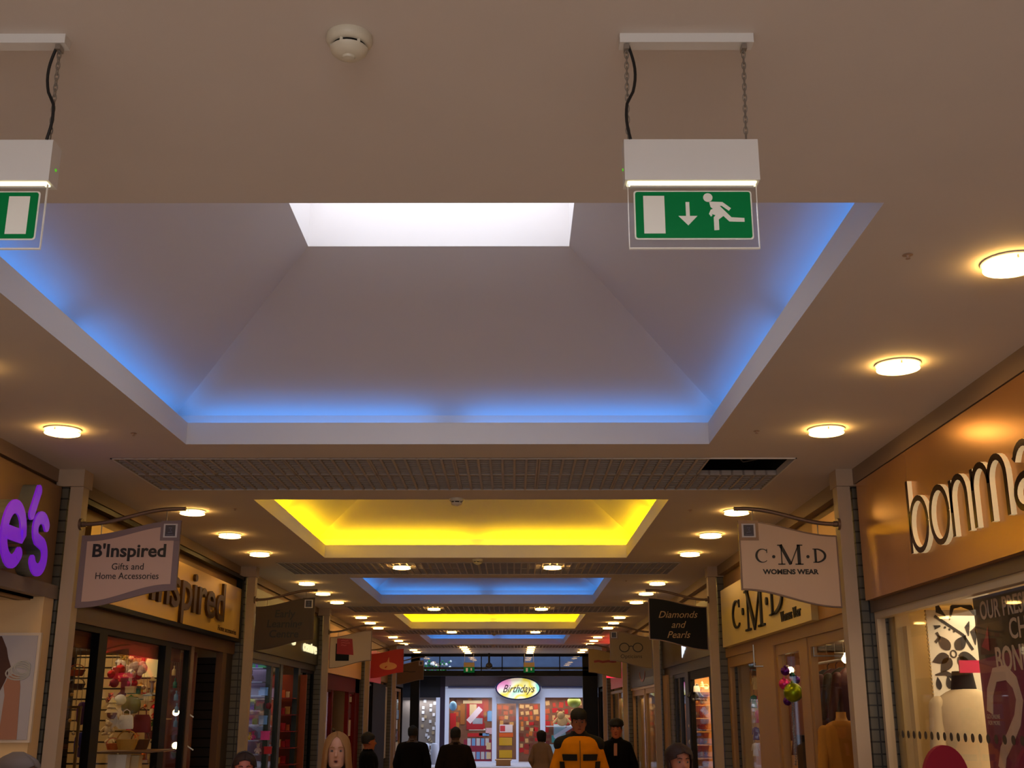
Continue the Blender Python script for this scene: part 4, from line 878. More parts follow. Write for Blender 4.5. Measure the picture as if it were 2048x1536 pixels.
# cardigan on a bust
def bust(p, h, label, cc, dress, neck=(206, 176, 130), w=1.0):
    """dress form; p = neck top"""
    x, y, z = p; r = thing('mannequin', label, 'mannequin', (x, y, 0)); k = h*w; rg = [(.05, .05, 0), (.052, .052, -.05), (.066, .062, -.085), (.11, .08, -.105), (.165, .095, -.14), (.20, .11, -.2), (.195, .125, -.3), (.17, .115, -.42), (.15, .10, -.52), (.175, .12, -.66), (.2, .135, -.78), (.2, .14, -1.0)]
    obj('torso', MB().loft([(x, y, z+c*h, a*k, b*k) for a, b, c in rg], 24), mat('form skin %d' % neck[0], neck, .5), r, True)
    g = [(a, b, c) for a, b, c in rg if c <= -.08]
    mb = MB().loft([(x, y, z+c*h, (a+.016)*k, (b+.018)*k) for a, b, c in g], 24)
    for q in (-1, 1): mb.capsule((x+q*.185*k, y, z-.19*h), (x+q*.235*k, y-.02, z-.62*h), .062*k, .048*k, 12)
    obj('garment', mb, mat('garment %d %d %d' % dress, dress, .85, noise=.08, nscale=30), r, True)
    obj('stand', MB().tube([(x, y, .03), (x, y, z-.98*h)], .015, 8).lathe([(.16, 0), (.16, .02), (.02, .03)], (x, y, 0), 20), M_STEEL, r, True)
    return r
p = at(1926, 1352, 7.9); mann = bust((p.x, p.y, p.z), 1.0, 'headless mannequin in a long cream cardigan behind the shop window', None, (216, 190, 148), (66, 46, 34))
q = at(1930, 1352, 7.9); obj('scarf', MB().loft([(q.x-.02, 7.9, q.z-.13, .09, .08), (q.x-.02, 7.9, q.z-.06, .078, .075), (q.x-.02, 7.9, q.z+.03, .065, .065), (q.x-.02, 7.9, q.z-.04, .06, .06)], 18), mat('black scarf', (24, 18, 18), .9), mann, True)['label'] = 'black scarf'
q = at(1936, 1330, 7.8); tag(obj('price_ticket', MB().box(q.x-.06, q.x+.09, 7.8, 7.815, q.z-.05, q.z+.03), mat('hot pink', (224, 16, 84), .5)), 'bright pink ticket above the cream cardigan', 'ticket')
q = at(1884, 1490, 6.9); r = thing('chair', 'crimson round-backed chair in the right-hand shop window', 'chair', (q.x, 6.9, 0))
M = FACE(q.x, 6.92, q.z-.2); CR = mat('crimson velvet', (150, 10, 40), .8)
mb = MB(); mb.prism(arc(0, .0, .13, .20, 0, 180, 20)+[(-.12, -.45), (.12, -.45)], M, .05); obj('backrest', mb, CR, r)
obj('seat', MB().box(q.x-.2, q.x+.2, 6.55, 6.95, q.z-.72, q.z-.62), CR, r)
for a in (-.17, .17):
    for b in (6.6, 6.92): obj('leg', MB().tube([(q.x+a, b, 0), (q.x+a, b, q.z-.7)], .018, 8), M_BLACK, r)
# hanging poster with the question mark
xp = XR+.12; r = thing('poster', 'tall black and purple poster with a big grey question mark', 'poster', (xp, 6.6, CZ-.9))
def onp(a, b): # pixel -> y,z on plane x=xp
    xx = (a-1028.0); u = 768.0-b; fw = F*math.cos(PITCH)-u*math.sin(PITCH); up = F*math.sin(PITCH)+u*math.cos(PITCH); D = xp*fw/xx; return (-(D), up*D/fw)
M = frame_mat((xp, 0, CZ), (0, -1, 0), (0, 0, 1))
tl = onp(1944, 1195); obj('poster_sheet', MB().box(xp, xp+.012, 5.3, -tl[0], CZ-1.2, CZ+.665), mat('poster brown black', (38, 22, 20), .45), r)
mb = MB(); top = CZ+.27; mb.box(xp-.002, xp, 5.3, -tl[0]-.0, CZ-1.2, CZ+.30); mb.cm = 0
mb.prism([(-(-tl[0]), .30), (-5.3, .30), (-5.3, .44), (-5.9, .38), (-6.6, .33)], M, .002); obj('purple_field', mb, mat('poster purple', (126, 16, 66), .45), r)
GT_ = mat('poster grey letters', (206, 180, 154), .5)
text('lettering', 'OUR PRESE', .15, frame_mat((xp-.001, 6.64, CZ+.575), (0, -1, 0), (0, 0, 1)), GT_, r, .002, .002, width=.66)
text('lettering', 'CHR', .16, frame_mat((xp-.001, 6.42, CZ+.445), (0, -1, 0), (0, 0, 1)), GT_, r, .002, .002, width=.34)
text('lettering', 'BONM', .19, frame_mat((xp-.003, 6.57, CZ+.285), (0, -1, 0), (0, 0, 1)), GT_, r, .002, .004, width=.48)
a_ = onp(1975, 1425); pts = [onp(1981, 1425), onp(1981, 1385), onp(1990, 1350), onp(2012, 1345), onp(2030, 1365), onp(2040, 1400), onp(2036, 1440), onp(2022, 1475), onp(2008, 1505), onp(2004, 1540)]
mb = MB(); mb.ribbon(pts, .085, frame_mat((xp-.003, 0, CZ), (0, -1, 0), (0, 0, 1)), .003); obj('question_mark', mb, mat('question grey', (214, 184, 160), .5), r)
q = onp(1975, 1285); mb = MB(); mb.prism([(q[0]-.09, q[1]-.02), (q[0]+.02, q[1]-.05), (q[0]+.03, q[1]+.09), (q[0]-.02, q[1]+.03)], frame_mat((xp-.003, 0, CZ), (0, -1, 0), (0, 0, 1)), .002); obj('pink_bow', mb, mat('poster pink', (150, 40, 56), .5), r)
q = onp(1988, 1440); text('small_print', 'GO ONLINE\nFOR MORE', .035, frame_mat((xp-.003, -q[0], CZ+q[1]), (0, -1, 0), (0, 0, 1)), GT_, r, .001)
# shop ceiling light
p = at(2027, 1153, 6.9); r = thing('shop_downlight', 'large bright round light in the ceiling of the right-hand shop', 'ceiling light', (p.x, p.y, p.z))
obj('ring', MB().lathe([(.10, .03), (.13, .02), (.13, .0), (.10, 0)], tuple(p), 24), M_STEEL, r, True); obj('lit_disc', MB().lathe([(.02, .0), (.1, .0), (.1, .02), (.02, .02)], tuple(p), 24), M_DISC, r)
q = at(1935, 1180, 7.3); r = thing('shop_downlight', 'unlit oval fitting in the ceiling of the right-hand shop', 'ceiling light', (q.x, q.y, CZ+.74)); obj('body', MB().lathe([(.12, -.0), (.12, -.03), (.07, -.05), (.02, -.05)], (q.x, q.y, CZ+.74), 20), M_STEEL, r, True)
struct('ceiling_bonmarche', MB().box(XR+.1, XR+2.6, 3.0, 8.6, CZ+.735, CZ+.76), mat('pale cream wall', (212, 184, 122), .6))
roomlight(1, 7.2, 1.0, 50, (1, .80, .52)); struct('wall_cream_back', MB().box(XR+2.4, XR+2.5, 3, 8.6, 0, CZ+.75), mat('pale cream wall', (212, 184, 122), .6))
# ==================================================================== right shop 2: C M D
y0, y1 = bay(0)
g2, xf = fascia('shop_fascia', 'cream box sign lettered C M D with black serif letters', 1, 10.15, 14.55, .77, 1.46, mat('cream box sign', (226, 204, 140), .35), .10)
mb = MB()
M = RIGHT(xf, 13.75, CZ+.93); serif(mb, 'C', M, .32, .50, .02); serif(mb, 'D', M, .32, .62, .02, x0=2.0); M = RIGHT(xf, 13.75, CZ+.86); serif(mb, 'M', M, .44, 1.0, .02, x0=.75)
M = RIGHT(xf, 13.75, CZ+1.09); mb.disc(.62, 0, .04, M, .02); mb.disc(1.88, 0, .04, M, .02); obj('lettering', mb, M_INK, g2)
text('lettering', 'Womens Wear', .14, RIGHT(xf, 10.9, CZ+.88), M_INK, g2, .01, 0, width=.8)
TF = mat('tan window frame', (166, 128, 84), .45)
struct('wall_gold_panel', MB().box(XR-.02, XR+.06, y0, 10.15, CZ+.77, CZ+1.6), mat('gold wall panel', (190, 140, 76), .4, .3))
headband(1, y0, y1, .66, .77, TF)
window(1, y0, 10.75, .66, -1.3, TF, .09, ()); window(1, 11.0, 12.1, .66, -1.62, TF, .10); struct('pillar_tan', MB().box(XR+.0, XR+.12, 12.1, 13.0, 0, CZ+.66), TF); window(1, 13.0, y1, .66, -1.3, TF, .12)
struct('pillar_tan_slim', MB().box(XR+.01, XR+.09, 10.75, 11.0, 0, CZ+.66), TF)
struct('wall_cmd_back', MB().box(XR+.2, XR+2.8, 14.3, 14.4, 0, CZ+.7), mat('peach interior wall', (224, 180, 130), .6))
struct('wall_cmd_side', MB().box(XR+1.7, XR+1.8, y0, 14.4, 0, CZ+.7), mat('peach interior wall', (224, 180, 130), .6))
p = at(1586, 1403, 12.1)
px('bauble', (150, 160, 10), 1586, 1387, 11.6, 39, '', name='x') if False else None
CN[(140, 156, 10)] = 'big shiny lime green'; px('bauble', (140, 156, 10), 1586, 1385, 11.6, 38, 'on a tinsel string in the dress shop window')
for i, (a, b, h, c) in enumerate(((1568, 1368, 22, PNK), (1592, 1360, 16, PUR), (1570, 1342, 18, PUR), (1575, 1402, 18, PUR), (1584, 1350, 11, TEAL))): px('bauble', c, a, b, 11.85, h, 'behind the lime green bauble, %s' % ('left', 'upper right', 'topmost', 'lowest', 'in the middle')[i])
p = at(1584, 1405, 11.7); mb = MB()
for i in range(24): mb.ball((p.x+.004*math.sin(i), 11.7, p.z-.025*i), .013, 6)
tag(obj('tinsel_string', mb, mat('silver tinsel', (190, 196, 216), .2, .8)), 'silver tinsel string hanging below the lime green bauble', 'tinsel')['kind'] = 'stuff'
for i, (a, b) in enumerate(((1563, 1336), (1581, 1340), (1693, 1316))):
    q = at(a, b, (12.6, 12.8, 10.6)[i]); r = thing('spot_lamp', ('left lit spot lamp above the lime green bauble', 'right lit spot lamp above the lime green bauble', 'lit spot lamp on a rail above the yellow mannequin')[i], 'spot lamp', tuple(q), 'small spot lamps in the shop windows')
    obj('bulb', MB().ball(tuple(q), .035 if i < 2 else .05, 12, 1, 1, 1), mat('lit bulb', (255, 240, 200), .3, emit=(255, 226, 160), es=14), r, True)
    obj('holder', MB().tube([(q.x-.02, q.y, q.z+.02), (q.x-.10, q.y+.03, q.z+.02)], .03, 10), M_STEEL, r, True); obj('arm', MB().tube([(q.x-.08, q.y+.03, q.z+.02), (q.x-.28, q.y+.05, q.z+.02), (q.x-.28, q.y+.05, CZ+.7)], .009, 6), M_STEEL, r)
for i, (a, b, D, c) in enumerate(((1657, 1338, 11.6, BLKC), (1669, 1336, 11.3, (66, 20, 34)), (1682, 1334, 11.0, BLKC), (1695, 1332, 10.7, (66, 20, 34)), (1600, 1330, 13.2, (120, 72, 50)), (1612, 1352, 12.7, (120, 72, 50)))):
    CN.setdefault((66, 20, 34), 'wine red'); CN.setdefault((120, 72, 50), 'tan'); q = at(a, b, D)
    if i < 4: q.x = at(1680, 1336, 11.15).x; q.z = at(1680, 1336, 11.15).z
    goods('garment', c, tuple(q), '%s top hanging in the dress shop window, %s' % (CN[c], ('farthest left on the rail', 'second on the rail', 'third on the rail', 'nearest on the rail', 'behind the door glass', 'behind the door glass, lower')[i]), 'garment', 'tops hanging on the rails of the dress shop', .62, 0)
q = at(1676, 1322, 11.1); tag(obj('clothes_rail', MB().tube([(at(1680, 1336, 11.15).x, 11.9, at(1680, 1336, 11.15).z+.07), (at(1680, 1336, 11.15).x, 10.5, at(1680, 1336, 11.15).z+.07)], .014, 8), M_STEEL), 'steel rail carrying dark tops in the dress shop', 'rail')
p = at(1681, 1424, 10.4); bust(tuple(p), .85, 'yellow dress form standing in the dress shop window', None, (190, 128, 40), (214, 160, 80))
q = at(1600, 1470, 12.3); tag(obj('counter', MB().box(q.x-.02, q.x+.5, 12.15, 12.4, 0, q.z), mat('counter black', (16, 13, 14), .4)), 'black counter behind the glass door of the dress shop', 'counter')
for i, (a, b, c, h) in enumerate(((1510, 1320, LBLU, 24), (1508, 1350, BRN, 24), (1510, 1380, CREAMC, 26), (1516, 1450, PNK, 30), (1511, 1480, PUR, 26), (1510, 1520, WHITE, 34), (1519, 1420, PNK, 30), (1507, 1420, TEAL, 30))):
    goods('garment', c, tuple(at(a, b-h, 13.8)), '%s top hanging in the far dress shop window, %s' % (CN[c], ('first from the top', 'second', 'third', 'fifth', 'sixth', 'lowest', 'fourth, right', 'fourth, left')[i]), 'garment', None, .11, 0, (1, 1, 1))
roomlight(1, 11.6, .9, 16, (1, .68, .36))
# ==================================================================== right shop 3: Diamonds and Pearls
y0, y1 = bay(1)
BRW = mat('dark brown front', (42, 28, 22), .4)
g3, xf = fascia('shop_fascia', 'dark brown name board behind the Diamonds and Pearls sign', 1, y0, y1, .74, 1.5, mat('dark brown board', (58, 40, 30), .35), .05)
mb = MB(); M = RIGHT(xf, 17.9, CZ+1.02)
for i in range(7): mb.prism([(-.55+.16*i, .16-.02*i), (-.42+.16*i, .17-.02*i), (-.42+.16*i, -.14+.05*i), (-.55+.16*i, -.20+.05*i)], M, .01)
obj('lit_lettering', mb, mat('lit white', (240, 246, 255), .4, emit=(232, 242, 255), es=1.0), g3)
obj('lit_edge', MB().box(xf-.012, xf, y0+.12, y0+.26, CZ+.8, CZ+1.45), mat('amber glow strip', (190, 120, 20), .4, emit=(190, 110, 10), es=.45), g3)
headband(1, y0, y1, .60, .74, BRW); struct('pillar_dark', MB().box(XR, XR+.1, y0, 16.2, 0, CZ+.6), mat('very dark frame', (22, 16, 15), .5, spec=.1)); window(1, 16.2, 18.15, .60, -1.3, mat('very dark frame', (22, 16, 15), .5, spec=.1), .12); window(1, 18.5, 19.9, .60, -1.3, BRW, .06, ((19.2, .05),), glass=glassmat('dim glass', (.5, .45, .4), 1.2)); struct('pillar_brown', MB().box(XR, XR+.1, 18.15, 18.5, 0, CZ+.6), BRW)
struct('wall_tile_panel', MB().box(XR, XR+.1, 19.9, 20.4, 0, CZ+.6), M_TILE); struct('pillar_tan_end', MB().box(XR-.04, XR+.1, 20.4, y1, 0, CZ+.62), TF)
struct('wall_jewel_back', MB().box(XR+.12, XR+1.6, 19.0, 19.05, 0, CZ+.7), mat('amber display wall', (206, 142, 72), .6))
random.seed(21)
rows = ('top', 'second', 'third', 'fourth', 'fifth', 'sixth', 'lowest')
for j in range(7):
    for i in range(5):
        a = 1382+7*i+random.random()*3; b = 1375+26*j+random.random()*8; k_ = random.choice(['star', 'bauble', 'candle', 'bottle', 'parcel_ball', 'basket', 'cone_tree']); c = random.choice([GOLDC, CREAMC, BRN, WHITE, ORG, GOLDC])
        px(k_, c, a, b, 18.25+.12*i, 8+6*random.random(), 'x', 'ornament' if k_ != 'candle' else 'candle')['label'] = '%s %s on the %s shelf of the lit jewellery window, %s' % (CN[c], {'star': 'star brooch stand', 'bauble': 'round trinket', 'candle': 'candle stand', 'bottle': 'perfume bottle', 'parcel_ball': 'pearl ball', 'basket': 'trinket basket', 'cone_tree': 'ring cone'}[k_], rows[j], ('far left', 'left', 'middle', 'right', 'far right')[i])
    q = at(1397, 1377+26*j+7, 18.5); shelf(max(q.x-.2, XR+.09), q.x+.25, 18.1, 18.98, q.z-CZ, '%s glass shelf of the lit jewellery window' % rows[j], mat('amber shelf', (190, 140, 70), .3))
px('soft_toy', BLKC, 1390, 1402, 18.1, 34, 'hanging in the lit jewellery window'); px('bag', WHITE, 1393, 1384, 18.0, 16, 'held in front of the black toy')
q = at(1434, 1430, 15.1); tag(obj('notice_strip', MB().box(XR-.015, XR, 15.12, 15.35, CZ-.12, CZ+.12), mat('pale blue strip', (150, 156, 176), .5)), 'tall pale blue notice strip beside the jewellery window', 'notice')
light('AREA', (XR+.5, 18.0, CZ+.62), 48, (1, .68, .32), .7, 1.6)
# ==================================================================== right shop 4: opticians
y0, y1 = bay(2)
g4, xf = fascia('shop_fascia', 'slate blue name board behind the spectacles sign', 1, y0, y1-.1, .52, 1.45, mat('slate blue board', (62, 62, 78), .5), .05)
mb = MB(); mb.ribbon(arc(0, 0, .5, .18, 180, 360, 16), .04, RIGHT(xf, 24.3, CZ+.80), .01); obj('red_arc', mb, mat('arc red', (120, 50, 44), .5), g4)
headband(1, y0, y1, .47, .52, mat('gilt edge', (206, 172, 120), .4)); window(1, y0+.1, 24.3, .47, -1.4, TF, .10); window(1, 24.45, y1-.1, .47, -1.4, TF, .12)
struct('wall_yellow_panel', MB().box(XR+.18, XR+.22, y0+.3, 24.0, 0, CZ+.42), mat('yellow curtain wall', (196, 156, 56), .8)); struct('wall_tan_panel', MB().box(XR+.18, XR+.22, 24.6, y1-.3, 0, CZ+.42), mat('tan curtain', (176, 136, 76), .8))
r = thing('poster', 'poster with a grey figure and a red patch in the yellow opticians window', 'poster', (XR+.16, 22.2, CZ-.7)); obj('grey_shape', MB().prism([(-.5, -.5), (.6, -.55), (.6, .45), (.3, .35), (.1, .1), (-.3, -.05)], RIGHT(XR+.175, 22.3, CZ-.25), .01), mat('poster grey blue', (120, 124, 116), .6), r); obj('red_patch', MB().disc(.25, .05, .26, RIGHT(XR+.163, 22.3, CZ-.2), .008, ry=.14), mat('poster red', (150, 50, 30), .6), r)
roomlight(1, 24, .1, 3.0, (1, .8, .45)); light('AREA', (XR+.11, 22.6, CZ+.3), 2.5, (1, .8, .5), .08, 2.4); light('AREA', (XR+.11, 25.6, CZ+.3), 2.0, (1, .8, .5), .08, 2.0)
# ==================================================================== right shop 5: red neon
y0, y1 = bay(3)
g5, xf = fascia('shop_fascia', 'red name board with a glowing pink bar, far right', 1, y0, y1-1.0, .60, 1.42, mat('red board', (150, 12, 20), .4, emit=(190, 14, 20), es=.12), .06)
obj('pink_bar', MB().box(xf-.34, xf+.04, y0+1.9, y0+1.98, CZ+.82, CZ+.94), mat('pink neon', (255, 70, 100), .4, emit=(255, 50, 80), es=1.0), g5); 
mb = MB(); mb.ribbon([(0, 0), (.4, .15), (.9, .3), (1.2, .28)], .10, RIGHT(xf, y0+4.6, CZ+.95), .02); obj('red_swoosh', mb, mat('red neon', (255, 40, 30), .4, emit=(255, 40, 30), es=1.2), g5)
light('AREA', (XR-.15, y0+2.6, CZ+1.35), 14, (1, .05, .03), .1, 4.0, (0, -2.3, 0))
window(1, y0, y1-.1, .55, -1.4, TF, .07, ((y0+1.6, .25), (y0+3.2, .15))); struct('wall_olive_panel', MB().box(XR+.2, XR+.24, y0+.2, y1-.2, 0, CZ+.5), mat('olive yellow wall', (150, 140, 40), .7))
light('AREA', (XR+.11, y0+2.5, CZ+.35), 4, (1, .85, .5), .08, 4.5)
g6, xf = fascia('shop_fascia', 'dark name board next to the street exit on the right', 1, PB[4]+.25, YE-.3, .75, 1.5, mat('dark end fascia', (40, 34, 30), .5), .06)
window(1, PB[4]+.25, YE-.4, .7, -1.4, M_BLACK, .08, ((35.3, .1),))
for i, (a, b, c) in enumerate(((1208, 1382, LBLU), (1211, 1412, BLU), (1211, 1436, BLU), (1212, 1462, PNK))): wposter(1, a, b, b+20, .7, c, '%s sheet in the last window on the right, %s' % (CN[c], ('topmost', 'second', 'third', 'lowest')[i]))
roomlight(1, 35.5, .6, 4, (.8, .85, 1))

for o in [o for o in bpy.data.objects if o.name.split('.')[0] == 'garment' and o.get('category') == 'garment']: hang(o, .12)
# ==================================================================== street end and the card shop opposite
YB = 41.0
def B(x0, x1, y0, y1, z0, z1): return MB().box(x0, x1, y0, y1, CZ+z0, CZ+z1)
M_BL2 = mat('street frame black', (10, 10, 14), .4, spec=.2)
def ptx(a, b, D): return at(a, b, D)
D = YE
def pz(b, D): return at(1028, b, D).z-CZ
def pxx(a, D, b=1400): return at(a, b, D).x
# entrance frame
struct('beam_entrance', B(-3.6, 2.75, YE, YE+.12, pz(1313, YE), pz(1307, YE)), M_BL2)
struct('beam_entrance_lower', B(-3.6, 2.75, YE, YE+.15, pz(1352, YE), pz(1341, YE)), M_BL2)
struct('beam_entrance_middle', B(-3.6, 2.75, YE, YE+.1, pz(1339, YE), pz(1334, YE)), mat('slate beam', (34, 44, 56), .4))
struct('pillar_entrance_left', B(pxx(820, YE), pxx(838, YE), YE, YE+.2, -CZ, pz(1307, YE)), M_BL2)
struct('pillar_entrance_right', B(pxx(1166, YE), pxx(1196, YE), YE, YE+.2, -CZ, pz(1307, YE)), M_BL2)
r = sempty('window_50', (0, YE, CZ)); obj('glass_pane', B(pxx(838, YE), pxx(1166, YE), YE+.04, YE+.05, pz(1334, YE), pz(1313, YE)), glassmat('transom glass', (.8, .86, .9), .8), r)
mb = MB()
for a in (878, 962, 1004, 1048, 1120): mb.box(pxx(a-1, YE), pxx(a+1, YE), YE, YE+.06, CZ+pz(1341, YE), CZ+pz(1313, YE))
mb.box(pxx(820, YE), pxx(838, YE), YE, YE+.02, CZ+pz(1320, YE), CZ+pz(1316, YE)); obj('glazing_bars', mb, M_BL2, r)
for i, a in enumerate((938, 1058)):
    cx = pxx(a, YE-.3, 1335); y = YE-.3; r = thing('exit_sign', 'tiny green exit sign over the street door, %s of two' % ('left', 'right')[i], 'exit sign', (cx, y, CZ+1.6), 'exit signs over the street door')
    obj('lamp_housing', B(cx-.17, cx+.17, y, y+.06, pz(1334, y), pz(1325, y)), mat('beige housing', (160, 140, 104), .5), r); obj('sign_panel', B(cx-.17, cx+.17, y+.01, y+.03, pz(1345, y), pz(1334, y)), M_GREEN, r)
    obj('pictogram', B(cx-.10, cx-.04, y+.0, y+.01, pz(1343, y), pz(1336, y)).box(cx+.05, cx+.09, y, y+.01, CZ+pz(1341, y), CZ+pz(1336, y)), M_PICT, r)
    for q in (-.14, .14): obj('chain', MB().tube([(cx+q, y+.03, CZ+pz(1325, y)), (cx+q, y+.03, ZC)], .006, 5), M_STEEL, r)
p = at(978, 1332, YE-.35); r = thing('dome_camera', 'small dark dome camera hanging over the street door', 'security camera', tuple(p)); obj('stem', MB().tube([(p.x, p.y, p.z), (p.x, p.y, ZC)], .03, 8), M_BL2, r); obj('dome', MB().ball(tuple(p), .11, 14), mat('smoky dome', (60, 56, 52), .15), r, True)
# upper building and street
struct('wall_street_upper', MB().box(-7.5, 7.0, YB+.15, YB+.4, CZ+pz(1349, YB), CZ+6), mat('slate blue cladding', (74, 84, 104), .4, noise=.35, nscale=6))
r = thing('greenery_garland', 'string of green Christmas greenery high over the street, left side', 'garland', (pxx(880, YB-.25), YB-.25, CZ+pz(1342, YB-.25))); random.seed(5)
for c_, n_ in ((GRN, 26), (WHITE, 22)):
    mb = MB()
    for i in range(n_): mb.ball((pxx(845+55*random.random(), YB-.25), YB-.25+.1*random.random(), CZ+pz(1342-20*random.random()**1.4, YB-.25)), .035+.02*random.random(), 6)
    obj('leaves' if c_ == GRN else 'frosted_tips', mb, mat('garland %s' % CN[c_], c_, .7), r)['kind'] = 'stuff'
struct('beam_street_canopy', B(-7.5, 7.0, YB-.3, YB+.1, pz(1352, YB-.3), pz(1343, YB-.3)), mat('canopy dark', (24, 28, 36), .4))
LW2 = mat('lilac white shop paint', (226, 228, 240), .5); GR2 = mat('lilac grey fascia', (150, 140, 150), .5)
bx0, bx1 = pxx(890, YB), 4.2
shopf = thing('card_shop_front', 'white card shop front with oval Birthdays sign across the street', 'shop front', (0, YB, 0))
obj('upper_fascia', B(bx0, bx1, YB, YB+.1, pz(1373, YB), pz(1352, YB)), GR2, shopf); obj('lower_fascia', B(bx0, bx1, YB-.02, YB+.1, pz(1395, YB), pz(1373, YB)), LW2, shopf)
for q0, q1 in ((896, 990), (1083, 1200)): obj('navy_line', B(pxx(q0, YB), pxx(q1, YB), YB-.05, YB, pz(1375, YB), pz(1373, YB)), mat('navy trim', (40, 48, 90), .4), shopf)  # thin navy strip where the two fascias meet
for q0, q1, t in ((890, 898, 1395), (984, 993, 1395), (1080, 1090, 1395), (1170, 1178, 1395)): obj('post', B(pxx(q0, YB), pxx(q1, YB), YB-.02, YB+.1, -CZ, pz(t, YB)), LW2, shopf)
obj('door_head', B(pxx(993, YB), pxx(1080, YB), YB, YB+.1, pz(1407, YB), pz(1395, YB)), LW2, shopf)
obj('door_mullion', B(pxx(1032, YB), pxx(1037, YB), YB, YB+.06, -CZ, pz(1407, YB)), LW2, shopf)
for q0, q1 in ((898, 984), (1090, 1170)): obj('sill', B(pxx(q0, YB), pxx(q1, YB), YB-.02, YB+.08, -CZ, pz(1523, YB)), LW2, shopf)
obj('door_bottom_rail', B(pxx(993, YB), pxx(1032, YB), YB, YB+.06, -CZ, pz(1519, YB)), LW2, shopf)
for q0, q1 in ((898, 984), (1090, 1170), (993, 1032)): obj('glass_pane', B(pxx(q0, YB), pxx(q1, YB), YB+.03, YB+.04, pz(1523, YB), pz(1395 if q0 != 993 else 1407, YB)), M_GLASS, shopf)
# oval sign
r = thing('oval_sign', 'pastel oval sign lettered Birthdays above the card shop door', 'shop sign', (pxx(1036, YB), YB-.05, CZ+pz(1377, YB))); M = FACE(pxx(1036, YB), YB-.06, CZ+pz(1377, YB))
obj('rim', MB().disc(0, 0, .78, M, .10, n=40, ry=.39), mat('navy rim', (40, 44, 84), .4), r)
def pastel():
    m = bpy.data.materials.new('pastel sign'); m.use_nodes = True; nt = m.node_tree; b = nt.nodes['Principled BSDF']; tc = nt.nodes.new('ShaderNodeTexCoord'); n = nt.nodes.new('ShaderNodeTexNoise'); n.inputs['Scale'].default_value = 1.9; n.inputs['Detail'].default_value = .5
    cr = nt.nodes.new('ShaderNodeValToRGB'); e = cr.color_ramp.elements; e[0].position = .30; e[0].color = lin((226, 120, 170))+(1,); e[1].position = .7; e[1].color = lin((150, 220, 190))+(1,)
    for p_, c in ((.40, (240, 190, 200)), (.48, (250, 250, 200)), (.56, (240, 214, 60)), (.63, (240, 244, 210))): x = e.new(p_); x.color = lin(c)+(1,)
    nt.links.new(tc.outputs['Object'], n.inputs[0]); nt.links.new(n.outputs['Fac'], cr.inputs[0]); nt.links.new(cr.outputs[0], b.inputs['Base Color']); nt.links.new(cr.outputs[0], b.inputs['Emission Color']); b.inputs['Emission Strength'].default_value = .55; return m
obj('face', MB().disc(0, 0, .73, M, .11, n=40, ry=.345), pastel(), r)
text('lettering', 'Birthdays', .36, FACE(pxx(1036, YB), YB-.175, CZ+pz(1378, YB)), mat('sign plum letters', (70, 40, 60), .5), r, .005, .0, shear=.45, width=1.1)
# left neighbour
struct('wall_street_dark', B(pxx(790, YB+.02), pxx(884, YB), YB+.02, YB+.15, pz(1395, YB), pz(1350, YB)), mat('dark shop board', (14, 13, 20), .5))
struct('pillar_street_white', B(pxx(872, YB), pxx(880, YB), YB-.02, YB+.1, -CZ, pz(1395, YB)), LW2); struct('pillar_street_dark', B(pxx(880, YB), pxx(890, YB), YB+.0, YB+.1, -CZ, pz(1352, YB)), mat('plum dark', (44, 30, 48), .5))
struct('wall_grey_display', B(pxx(780, YB+1), pxx(880, YB+.6), YB+.6, YB+.65, -CZ, pz(1393, YB)), mat('warm grey display', (130, 118, 108), .7))
struct('wall_card_shop_back', B(bx0+.05, bx1, YB+.94, YB+1.0, -CZ, pz(1390, YB)), mat('brown red shop wall', (128, 84, 60), .7, noise=.45, nscale=4)); struct('floor_pavement', MB().box(-7.5, 7, YE+.1, YB+1.4, .0, .012), mat('pavement', (150, 146, 150), .7, noise=.1))
struct('ceiling_card_shop', B(-7, bx1+.2, YB+.1, YB+1.4, pz(1390, YB), pz(1388, YB)), LW2)
for sx in (-7.5, 6.9): struct('wall_street_side', MB().box(sx, sx+.1, YE+.1, YB+.2, 0, 7), mat('slate blue cladding', (74, 84, 104), .4))
light('AREA', (.2, YB+.45, CZ+.45), 34, (1, .92, .84), 5.0, .6); light('AREA', (-3.2, YB+.35, CZ+.42), 12, (.9, .92, 1), 1.2, .3)
WB = 'of the card shop'
def card(a, b, w, h, col, dy, label, cat='card', rz=0, nm='greeting_card'):
    if dy > .8: a += random.uniform(-2, 2); b += random.uniform(-2, 2); rz = random.uniform(-.2, .2); w *= random.uniform(.6, 1.3); h *= random.uniform(.7, 1.2)
    y = YB+(.585 if dy == .5 and w == 5 else .925+(dy-.25)*.04 if dy < .8 else .938); x = pxx(a, y, b); z = CZ+pz(b, y); k = at(1128, b, y).x/100
    mb = MB(); M = frame_mat((x, y, z), (math.cos(rz), 0, math.sin(rz)), (-math.sin(rz), 0, math.cos(rz))); mb.prism([(-w*k/2, -h*k/2), (w*k/2, -h*k/2), (w*k/2, h*k/2), (-w*k/2, h*k/2)], M, .005 if dy < .8 else .003)
    return tag(obj(nm, mb, mat('print %d %d %d' % col, col, .6)), label, cat)
card(950, 1432, 34, 52, (170, 24, 40), .30, 'large red poster hanging in the left window '+WB, 'poster', nm='poster'); card(946, 1420, 14, 22, CREAMC, .27, 'cream panel on the red poster in the left window '+WB, 'card')
card(949, 1430, 11, 36, (226, 210, 226), .24, 'slanted white bookmark across the red poster '+WB, 'card', -.75); card(955, 1442, 20, 11, (150, 160, 180), .255, 'grey blue oval card under the slanted white one '+WB, 'card'); card(945, 1404, 38, 6, CREAMC, .26, 'cream bar along the top of the red poster '+WB, 'card')
